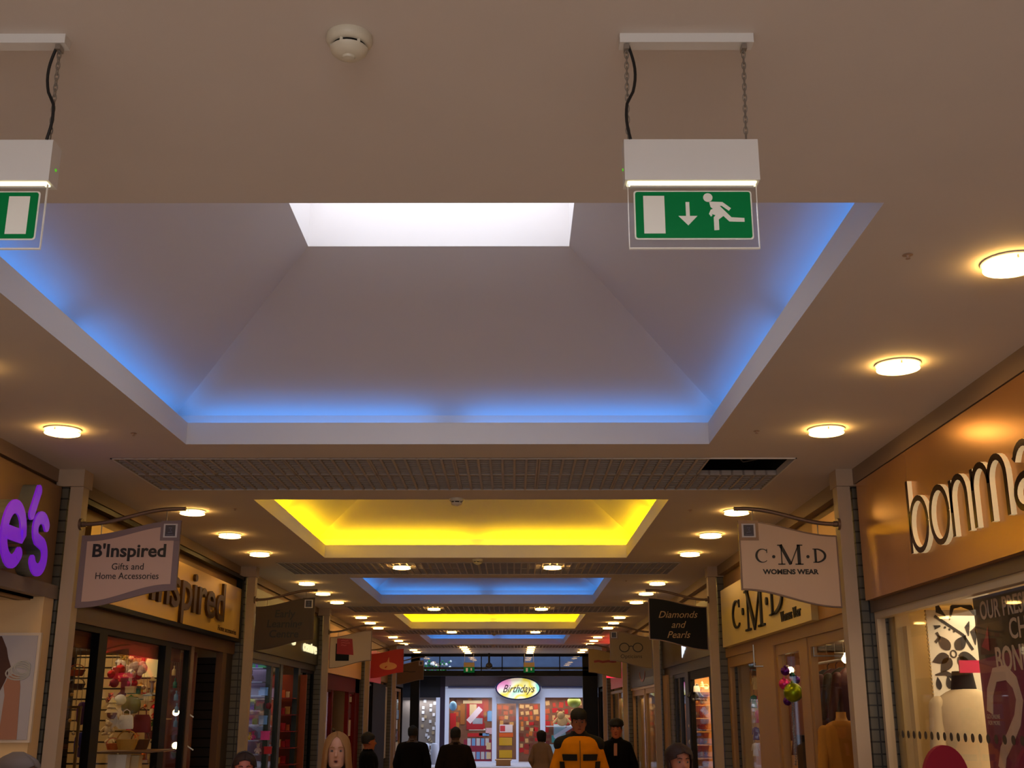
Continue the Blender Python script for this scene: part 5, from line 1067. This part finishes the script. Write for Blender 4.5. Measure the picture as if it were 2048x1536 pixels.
q = at(906, 1412, YB+.3); tag(obj('balloon', MB().ball(tuple(q), .13, 16, 1, 1, 1.25), mat('pale blue balloon', (120, 176, 214), .3), None, True), 'pale blue balloon at the top left of the left window '+WB, 'balloon')
q = at(1148, 1404, YB+.4); tag(obj('balloon', MB().ball(tuple(q), .2, 16, 1.2, 1, 1), mat('lime balloon', (160, 170, 70), .3), None, True), 'yellow green balloon at the top of the right window '+WB, 'balloon')
for a, b, w, h, c, t in ((906, 1442, 12, 30, REDC, 'tall red banner on the left side'), (979, 1432, 9, 20, LBLU, 'pale blue card by the white post'), (978, 1462, 14, 12, (214, 180, 196), 'pink white card above the boxes'), (955, 1459, 34, 3, WHITE, 'thin white bar under the red poster'), (950, 1470, 30, 7, REDC, 'red strip under the poster'), (968, 1469, 20, 5, LBLU, 'pale blue strip beside the red one'), (925, 1428, 9, 40, (160, 96, 40), 'orange brown banner left of the red poster'), (970, 1410, 14, 26, (176, 70, 30), 'rust coloured poster right of the red one')): card(a, b, w, h, c, .35, t+' in the left window '+WB, 'card')
card(955, 1502, 56, 44, (140, 30, 60), .45, 'maroon striped backing board low in the left window '+WB, 'board', nm='backing_board')
for j in range(2):
    for i in range(5): card(938+9*i, 1484+27*j, 7, 14, ((196, 200, 206), LBLU)[(i+j) % 2], .38, '%s boxed card in the left card shop window, %s row, %s from the left' % (('white', 'pale blue')[(i+j) % 2], ('upper', 'lower')[j], 'first second third fourth fifth'.split()[i]), 'card')
for i in range(2): card(977, 1492+19*i, 9, 13, CREAMC, .34, '%s cream card at the right foot of the left window across the street' % ('upper', 'lower')[i], 'card')
# door: sign, yellow boxes, racks
card(1012, 1457, 26, 15, (226, 214, 220), .5, 'white notice with red print seen through the card shop door', 'notice', nm='notice'); card(1005, 1457, 10, 11, (200, 60, 70), .48, 'red printed patch on the white notice behind the card shop door', 'notice', nm='notice')
for b, t in ((1483, 'upper'), (1508, 'lower')): card(1011, b, 26, 15, (206, 160, 20), .5, '%s yellow box behind the card shop door' % t, 'box', nm='yellow_box')
card(1012, 1470, 28, 8, ORG, .52, 'orange box between the white notice and the yellow box', 'box', nm='orange_box')
random.seed(9)
for j in range(9):
    for i in range(4):
        c = random.choice([(190, 70, 40), (206, 120, 50), (150, 40, 30), (214, 170, 110), (120, 60, 40), REDC]); card(1043+10*i, 1414+11*j, 8, 8, c, .9, 'small card on the rack behind the right half of the card shop door')['group'] = 'cards on the rack behind the card shop door'
for j in range(4):
    for i in range(3):
        c = random.choice([(190, 90, 40), (150, 60, 30), (214, 160, 90), (90, 50, 40)]); card(1001+11*i, 1414+11*j, 9, 8, c, .9, 'small card on the rack behind the left half of the card shop door')['group'] = 'cards on the rack behind the left door half'
for j in range(5):
    for i in range(3):
        c = random.choice([(190, 90, 40), (150, 60, 30), (180, 120, 50), (90, 40, 30), (176, 40, 40)]); card(912+27*i+8*(j % 2), 1403+12*j, 8, 9, c, .95, 'dim brown and red card on the rear rack behind the left window')['group'] = 'cards on the rear rack behind the left window'
for j in range(8):
    for i in range(6):
        c = random.choice([(190, 90, 50), (196, 60, 40), (214, 170, 110), (120, 50, 40), REDC]); card(1095+13*i, 1408+13*j, 9, 9, c, .95, 'small bright card on the rack behind the right window')['group'] = 'cards on the rack behind the right window'
q = at(1124, 1439, YB+.45); tag(obj('teddy_bear', MB().ball((q.x, q.y, q.z-.05), .17, 14, 1.2, .8, 1).ball((q.x-.05, q.y-.05, q.z+.14), .13, 14).ball((q.x-.15, q.y-.05, q.z+.25), .045, 8).ball((q.x+.05, q.y-.05, q.z+.25), .045, 8).capsule((q.x-.15, q.y, q.z+.02), (q.x-.28, q.y-.08, q.z-.1), .06, .05, 8).capsule((q.x+.15, q.y, q.z+.02), (q.x+.28, q.y-.08, q.z-.1), .06, .05, 8), mat('teddy tan', (190, 150, 96), .9), None, True), 'tan teddy bear sitting in the right window '+WB, 'teddy bear')
tag(obj('window_shelf', B(pxx(1092, YB+.45), pxx(1168, YB+.45), YB+.2, YB+.9, pz(1452, YB+.45)-.02, pz(1452, YB+.45)), LW2), 'white shelf carrying the teddy bear in the right card shop window', 'shelf')
card(1125, 1442, 34, 12, (190, 30, 36), .3, 'red card under the teddy bear in the right window '+WB); card(1128, 1462, 46, 7, (226, 232, 246), .25, 'long white board slanting up in the right window '+WB, 'board', .55, nm='slanted_board'); card(1119, 1462, 24, 26, (170, 206, 216), .32, 'pale blue card behind the slanting white board '+WB)
card(1113, 1478, 20, 14, (70, 170, 170), .36, 'teal box in the right window '+WB, 'box', nm='teal_box'); card(1106, 1500, 14, 22, (176, 214, 226), .34, 'ice blue box low in the right window '+WB, 'box', nm='ice_blue_box')
random.seed(13)
for i in range(26): card(842+30*random.random(), 1402+118*i/26, 5, 6, random.choice([(206, 206, 210), (170, 150, 120), (226, 226, 230)]), .5, 'small silver ornament on the grey display left of the card shop')['group'] = 'silver ornaments left of the card shop'
p = at(1006, 1536, 38.6); tag(obj('wooden_crate', MB().box(pxx(992, 38.6, 1530), pxx(1021, 38.6, 1530), 38.5, 38.9, .012, CZ+pz(1521, 38.6)).box(pxx(990, 38.6, 1530), pxx(1023, 38.6, 1530), 38.47, 38.93, CZ+pz(1521, 38.6), CZ+pz(1519, 38.6)), mat('crate wood', (176, 128, 70), .6)), 'low brown wooden crate on the pavement before the card shop door', 'crate')
for i, a in enumerate((851, 868)):
    x = pxx(a, 39.6, 1520); tag(obj('litter_bin', MB().lathe([(.10, 0), (.11, .02), (.11, .62), (.09, .66), (.03, .67)], (x, 39.6, .012), 20), mat('bin white', (190, 194, 206), .4), None, True), '%s white topped bin standing in the street left of the white post' % ('left', 'right')[i], 'bin')
# ==================================================================== people
def lerp(tab, z):
    for (z0, *a), (z1, *b) in zip(tab, tab[1:]):
        if z0 <= z <= z1:
            t = (z-z0)/(z1-z0) if z1 > z0 else 0; t = t*t*(3-2*t); return [p+(q-p)*t for p, q in zip(a, b)]
    return list(tab[0][1:]) if z < tab[0][0] else list(tab[-1][1:])
TORSO = [(.80, .150, .105, .0), (.90, .170, .118, .005), (.98, .160, .108, .0), (1.06, .142, .098, -.005), (1.18, .158, .108, -.008), (1.28, .172, .115, -.008), (1.36, .176, .108, 0), (1.41, .150, .088, .008), (1.445, .090, .066, .012), (1.47, .058, .056, .012)]
HEADT = [(1.455, .030, .035, -.030), (1.465, .046, .052, -.022), (1.485, .056, .066, -.016), (1.515, .064, .078, -.008), (1.55, .070, .088, -.002), (1.59, .0745, .094, .004), (1.63, .076, .097, .006), (1.66, .072, .092, .008), (1.685, .058, .074, .010), (1.70, .034, .044, .010), (1.705, .008, .01, .010)]
def remesh(o, v, it=4, f=.5):
    m = o.modifiers.new('r', 'REMESH'); m.mode = 'VOXEL'; m.voxel_size = v; m.use_smooth_shade = True
    if it: s_ = o.modifiers.new('s', 'SMOOTH'); s_.iterations = it; s_.factor = f
def person(label, x, y, height, rz, skin, hair, hairst, coat, trous, opts={}, vox=.009, coatlen=.80, build=1.0):
    r = thing('person', label, 'person', (0, 0, 0)); w = build; st = opts.get('stride', .16); n = 28
    K = mat('skin %d %d %d' % skin, skin, .55); mb = MB()
    def tor(z, off=0): a, b, c = lerp(TORSO, z); return a*w+off, b*w+off, c
    zs = [.80, .86, .92, .98, 1.04, 1.10, 1.16, 1.22, 1.28, 1.33, 1.37, 1.41, 1.44, 1.47, 1.50]
    mb.loft([(0, tor(z)[2], z, tor(z)[0], tor(z)[1]) for z in zs], 24)
    mb.capsule((0, .012, 1.40), (0, -.0, 1.53), .056, .053)
    # head with brow, sockets, nose, lips, chin
    zz = [1.455+.0125*i for i in range(21)]; vs = []
    for z in zz:
        a, b, c = lerp(HEADT, z)
        for k in range(n):
            t = 2*PI*k/n; X = a*math.cos(t); Y = c+b*math.sin(t); fr = max(0, -math.sin(t))
            g = lambda x0, z0, sx, sz: math.exp(-((X-x0)/sx)**2-((z-z0)/sz)**2)
            if fr > 0:
                Y -= .020*g(0, 1.548, .012, .016)+.010*g(0, 1.572, .009, .02)+.006*g(0, 1.513, .022, .009)+.006*g(0, 1.478, .022, .012)+.005*g(0, 1.61, .05, .01)
                Y += .010*g(.031, 1.587, .016, .011)+.010*g(-.031, 1.587, .016, .011)+.004*g(0, 1.498, .03, .006)
            vs.append((X, Y, z))
    fs = []
    for i in range(len(zz)-1):
        for k in range(n): fs.append((i*n+k, i*n+(k+1) % n, (i+1)*n+(k+1) % n, (i+1)*n+k))
    fs += [tuple(range(n))[::-1], tuple((len(zz)-1)*n+k for k in range(n))]; mb.add(vs, fs)
    mb.capsule((0, -.095, 1.575), (0, -.112, 1.552), .008, .012, 10)
    for q in (-1, 1): mb.ball((q*.075, .008, 1.572), .027, 10, .35, .7, 1.1)
    sh = .152*w; arms = opts.get('arms', ((.04, -.02, -.03), (.04, .02, -.10))); J = {}
    for q, (sp_, ely, hay) in ((-1, arms[0]), (1, arms[1])):
        S_ = Vector((q*sh, .005, 1.355)); E = Vector((q*(sh+.05+sp_), .02+ely, 1.10)); H = Vector((q*(sh+.05+sp_*.6), -.03+hay*1.5, .87)); J[q] = (S_, E, H)
        mb.capsule(S_, E, .050*w, .040*w); mb.capsule(E, H, .040*w, .026*w)
        d = (H-E).normalized(); fwd = Vector((0, -1, 0)); sd = Vector((q, 0, 0)); pal = H+d*.05
        mb.loft([(0,0,0,.01,.01)]*2, 4) if False else None
        mb.capsule(H, H+d*.085, .026, .030, 12)
        for i_, (oy, L_) in enumerate(((-.026, .070), (-.009, .080), (.009, .074), (.026, .058))):
            b0 = H+d*.085+Vector((0, oy, 0)); m0 = b0+d*L_*.55-sd*.006; e0 = m0+d*L_*.45-sd*.022; mb.capsule(b0, m0, .0092, .0086, 8); mb.capsule(m0, e0, .0086, .007, 8)
        t0 = H+d*.03+Vector((0, -.02, 0)); t1 = t0+d*.035+Vector((0, -.022, 0)); mb.capsule(t0, t1, .012, .010, 8); mb.capsule(t1, t1+d*.032-Vector((0, .004, 0)), .010, .008, 8)
    legs = {}
    for q in (-1, 1):
        hip = Vector((q*.085*w, 0, .86)); kn = Vector((q*.09, -.03-q*st*.45, .47)); an = Vector((q*.09, .02-q*st, .085+.02*(q < 0))); legs[q] = (hip, kn, an)
        mb.capsule(hip, kn, .085*w, .054); mb.capsule(kn, an, .054, .036); mb.capsule(an, an+Vector((0, -.12, -.05)), .036, .028)
    o = obj('body', mb, K, r, True, 180); remesh(o, vox, 2, .4)
    # eyes, brows, mouth
    EW = mat('eye white', (150, 136, 128), .5); EI = mat('eye dark', (36, 30, 30), .3)
    for q in (-1, 1):
        e = obj('eye', MB().ball((q*.031, -.0725, 1.585), .0125, 12, 1.1, 1, .55), EW, r, True); obj('iris', MB().ball((q*.031, -.0825, 1.585), .0066, 8, 1, .8, 1), EI, e, True)
        obj('eyebrow', MB().tube([(q*.014, -.092, 1.608), (q*.03, -.092, 1.613), (q*.048, -.078, 1.607)], [.003, .0035, .002], 6), mat('hair %d %d %d' % hair, hair, .7), r, True)
    mo = .010 if opts.get('mouth') else .005
    obj('mouth', MB().ball((0, -.086, 1.513), .021 if mo == .005 else .017, 12, 1, .45, mo/.014), mat('lips %d' % skin[0], (min(255, int(skin[0]*.78)), int(skin[1]*.5), int(skin[2]*.5)), .5), r, True)
    if opts.get('mouth'): obj('open_mouth', MB().ball((0, -.092, 1.512), .010, 10, 1, .4, .6), mat('mouth dark', (40, 16, 14), .7), r, True)
    # hair
    H_ = mat('hair %d %d %d' % hair, hair, .6, noise=.3, nscale=60, spec=.15); mb = MB(); o_ = .012
    if hairst == 'long':
        n2 = 30; vs = []; Z = [1.30, 1.36, 1.42, 1.48, 1.52, 1.56, 1.60, 1.635, 1.665, 1.69, 1.708, 1.722]; R = [.120, .122, .118, .112, .108, .105, .101, .096, .086, .069, .046, .012]
        for z, rr_ in zip(Z, R):
            for k in range(n2):
                t = PI*1.5+(.74 if z < 1.60 else .70 if z < 1.63 else (.50) if z < 1.66 else .34 if z < 1.685 else .02)+k/(n2-1)*(2*PI-2*(.74 if z < 1.60 else .70 if z < 1.63 else (.50) if z < 1.66 else .34 if z < 1.685 else .02))
                yo = .012+(.028 if z < 1.5 else 0); vs.append((rr_*math.cos(t)*(1+.03*math.sin(7*t)), yo+rr_*1.12*math.sin(t), z))
        fs = []
        for i in range(len(Z)-1):
            for k in range(n2-1): fs.append((i*n2+k, i*n2+k+1, (i+1)*n2+k+1, (i+1)*n2+k))
        mb.add(vs, fs); oh = obj('hair', mb, H_, r, True, 180); sm_ = oh.modifiers.new('t', 'SOLIDIFY'); sm_.thickness = .018; sm_.offset = -1
    elif hairst in ('short', 'bob', 'hairband'):
        zb = {'short': 1.55, 'bob': 1.47, 'hairband': 1.50}[hairst]; fz = {'short': 1.648, 'bob': 1.638, 'hairband': 1.655}[hairst]; add = {'short': .010, 'bob': .026, 'hairband': .016}[hairst]
        n2 = 30; vs = []; Z = [zb+(1.718-zb)*i/12 for i in range(13)]
        for z in Z:
            a, b, c = lerp(HEADT, min(z, 1.70)); u_ = (z-1.70)/.018 if z > 1.70 else 0; a, b = (a+add)*(1-.6*u_), (b+add)*(1-.6*u_)
            op = (1.22 if hairst != 'short' else .95) if z < fz-.03 else .6 if z < fz else 0.01
            if hairst == 'short' and z < 1.60: op = 1.5
            for k in range(n2):
                t = PI*1.5+op+k/(n2-1)*(2*PI-2*op); vs.append((a*math.cos(t), c+.004+b*math.sin(t), z))
        fs = []
        for i in range(len(Z)-1):
            for k in range(n2-1): fs.append((i*n2+k, i*n2+k+1, (i+1)*n2+k+1, (i+1)*n2+k))
        fs.append(tuple(len(vs)-n2+k for k in range(n2))); mb.add(vs, fs); oh = obj('hair', mb, H_, r, True, 180); sm_ = oh.modifiers.new('t', 'SOLIDIFY'); sm_.thickness = .012; sm_.offset = -1
        if hairst == 'hairband': obj('hairband', MB().tube([(.094*math.cos(PI*i/16), -.012, 1.60+.118*math.sin(PI*i/16)) for i in range(17)], .009, 8), mat('dark hairband', (40, 22, 20), .5), r, True)
    elif hairst in ('cap', 'beret'):
        wd = .0 if hairst == 'cap' else .018; n2 = 24
        mb.loft([(0, .008, 1.615, .083, .102), (0, .008, 1.64, .088+wd, .107+wd), (0, .010, 1.675, .087+wd, .105+wd), (0, .012, 1.705, .072+wd, .088+wd), (0, .012, 1.726, .045, .055), (0, .012, 1.735, .01, .012)], n2)
        oh = obj('hat', mb, H_, r, True)
        if hairst == 'cap': obj('hat_brim', MB().loft([(0, -.095, 1.622, .07, .05), (0, -.097, 1.630, .07, .05)], 20), H_, oh, True)
        obj('hair', MB().loft([(0, .022, 1.54, .074, .082), (0, .016, 1.58, .080, .092), (0, .010, 1.62, .081, .094)], 20, 2), mat('dark hair under hat', (30, 20, 16), .7), r, True)
    # coat, trousers, shoes
    CM = mat('coat %d %d %d' % coat, coat, .85, noise=.12, nscale=12, bump=.3, spec=.1); mb = MB()
    zc = [coatlen]+[z for z in zs if z > coatlen and z <= 1.44]
    def cr_(z): 
        a, b, c = tor(max(z, .80), .026); fl = max(0, 1.0-z)*.10; return a+fl, b+fl, c
    mb.loft([(0, cr_(z)[2], z, cr_(z)[0], cr_(z)[1]) for z in zc], 28)
    for q in (-1, 1):
        S_, E, H = J[q]; mb.capsule((q*.035, .008, 1.425), S_+Vector((0, 0, .012)), .046, .058*w); mb.capsule(S_, E, .064*w, .056*w); mb.capsule(E, H+(E-H)*.06, .056*w, .044*w)
    mb.lathe([(.082, 1.42), (.076, 1.47), (.070, 1.49), (.060, 1.47)], (0, .010, 0), 22); oc = obj('coat', mb, CM, r, True, 180); remesh(oc, .011, 5, .5)
    for nm, z0, z1, a0, a1, col in opts.get('patches', ()):
        nz, na = 6, 14; vs = []
        for off in (.004, .020):
            for i in range(nz+1):
                z = z0+(z1-z0)*i/nz; a, b, c = cr_(z)
                for k in range(na+1):
                    t = math.radians(a0+(a1-a0)*k/na); vs.append(((a+off)*math.cos(t), c+(b+off)*math.sin(t), z))
        N_ = (nz+1)*(na+1); fs = []
        for i in range(nz):
            for k in range(na):
                v0 = i*(na+1)+k; fs += [(v0, v0+1, v0+na+2, v0+na+1), (N_+v0, N_+v0+na+1, N_+v0+na+2, N_+v0+1)]
        for k in range(na): fs += [(k, N_+k, N_+k+1, k+1), (nz*(na+1)+k, nz*(na+1)+k+1, N_+nz*(na+1)+k+1, N_+nz*(na+1)+k)]
        for i in range(nz): fs += [(i*(na+1), (i+1)*(na+1), N_+(i+1)*(na+1), N_+i*(na+1)), (i*(na+1)+na, N_+i*(na+1)+na, N_+(i+1)*(na+1)+na, (i+1)*(na+1)+na)]
        obj(nm, MB().add(vs, fs), mat('cloth %d %d %d' % col, col, .85), r, True)
    if opts.get('yoke'):
        mb = MB()
        for q in (-1, 1): mb.capsule((q*.045, .006, 1.43), (q*(sh+.02), .006, 1.36), .056, .074*w)
        mb.lathe([(.09, 1.42), (.084, 1.48), (.080, 1.50), (.066, 1.49), (.066, 1.44)], (0, .010, 0), 22); oy = obj('shoulder_yoke', mb, mat('cloth %d %d %d' % opts['yoke'], opts['yoke'], .85), r, True, 180); remesh(oy, .011, 3)
    TM = mat('trousers %d %d %d' % trous, trous, .85); mb = MB()
    mb.loft([(0, 0, .80, .15*w+.015, .12*w), (0, 0, .88, .172*w+.012, .125*w), (0, 0, .98, .165*w+.01, .115*w)], 22)
    for q in (-1, 1):
        hip, kn, an = legs[q]; mb.capsule(hip, kn, .096*w, .068); mb.capsule(kn, an+Vector((0, 0, .02)), .068, .056)
    ot = obj('trousers', mb, TM, r, True, 180); remesh(ot, .012, 4)
    for q in (-1, 1):
        an = legs[q][2]; obj('shoe', MB().loft([(an.x, an.y-.045, an.z-.084, .045, .13), (an.x, an.y-.045, an.z-.06, .047, .132), (an.x, an.y-.03, an.z-.03, .043, .105), (an.x, an.y+.005, an.z+.005, .040, .058)], 18, 2.4), mat('black shoe', (16, 14, 14), .4), r, True)
    if opts.get('bag'):
        S_, E, H = J[opts['bag']]; obj('x', MB().box(0,0,0,0,0,0), M_BLACK) if False else None
    k = height/1.72; r.scale = (k, k, k); r.location = (x, y, 0); r.rotation_euler = (0, 0, rz); return r
def place(px_, py_top, D): p = at(px_, py_top, D); return p.x, p.y, p.z
SKN = (186, 132, 108)
x, y, z = place(675, 1463, 7.9); person('blonde woman with long hair walking towards the camera, mouth open', x, y, z, .10, (196, 142, 116), (150, 104, 56), 'long', (34, 26, 24), (30, 30, 40), {'mouth': 1}, vox=.0055)
x, y, z = place(1157, 1418, 12.5); person('man in a yellow jacket with black shoulders and dark cap', x, y, z, 0, (150, 92, 70), (16, 13, 13), 'cap', (226, 138, 12), (24, 24, 30), {'yoke': (14, 13, 16), 'patches': (('chest_stripe', 1.20, 1.265, -82, -38, (14, 13, 16)), ('chest_stripe', 1.20, 1.265, -142, -98, (14, 13, 16)), ('side_panel', .84, 1.19, -38, -8, (14, 13, 16)), ('side_panel', .84, 1.19, -172, -142, (14, 13, 16)), ('zip', .85, 1.40, -91.2, -88.8, (120, 80, 20)))}, build=1.12)
x, y, z = place(1232, 1438, 15.2); person('person in a black coat with open neck and dark round hat', x, y, z, -.2, (176, 96, 62), (12, 11, 12), 'beret', (12, 11, 13), (14, 14, 18), {'patches': (('open_neck', 1.24, 1.40, -96, -84, (170, 116, 96)),)}, coatlen=.62, build=1.0)
x, y, z = place(1357, 1485, 7.6); person('short brown-haired person at the bottom right, only forehead and hair in view', x, y, z, .25, (170, 104, 78), (46, 20, 12), 'bob', (40, 30, 28), (30, 30, 40))
x, y, z = place(489, 1503, 7.9); person('short person with a dark hairband at the bottom left', x, y, z, .3, (184, 108, 92), (44, 22, 18), 'hairband', (60, 30, 30), (30, 30, 40))
x, y, z = place(40, 1503, 5.2); person('grey-haired person at the bottom left corner, only the crown in view', x, y, z, 1.2, (180, 130, 110), (104, 90, 84), 'bob', (60, 56, 60), (30, 30, 40))
x, y, z = place(911, 1453, 16.5); person('person seen from behind in a dark olive coat before the card shop window', x, y, z, PI+.1, (90, 60, 46), (14, 11, 10), 'short', (34, 26, 20), (16, 16, 18), {'arms': ((.04, .03, .0), (.03, .02, .0)), 'patches': (('belt', 1.0, 1.03, 200, 340, (90, 60, 20)),)}, coatlen=.6, build=1.2)
x, y, z = place(826, 1450, 17.5); person('person seen from behind in a black coat beside the left entrance pillar', x, y, z, PI-.1, (80, 54, 40), (14, 11, 10), 'short', (18, 14, 13), (14, 14, 16), {'arms': ((.03, .03, .0), (.02, .02, .0))}, coatlen=.55, build=1.25)
x, y, z = place(738, 1463, 14.5); person('person in black in profile at the left by the dark shopfront', x, y, z, PI/2+.3, (150, 80, 50), (16, 12, 12), 'short', (10, 10, 12), (12, 12, 14), coatlen=.6)
x, y, z = place(1083, 1460, 20.5); person('person in a beige coat walking away left of the yellow jacket', x, y, z, PI-.5, (200, 150, 120), (26, 18, 16), 'bob', (150, 116, 84), (26, 24, 28), coatlen=.6, build=1.05)
x, y, z = place(663, 1455, 24.0); person('distant dim figure in the doorway behind the blonde woman', x, y, z, .2, (110, 70, 50), (40, 24, 18), 'bob', (60, 36, 24), (24, 20, 20))
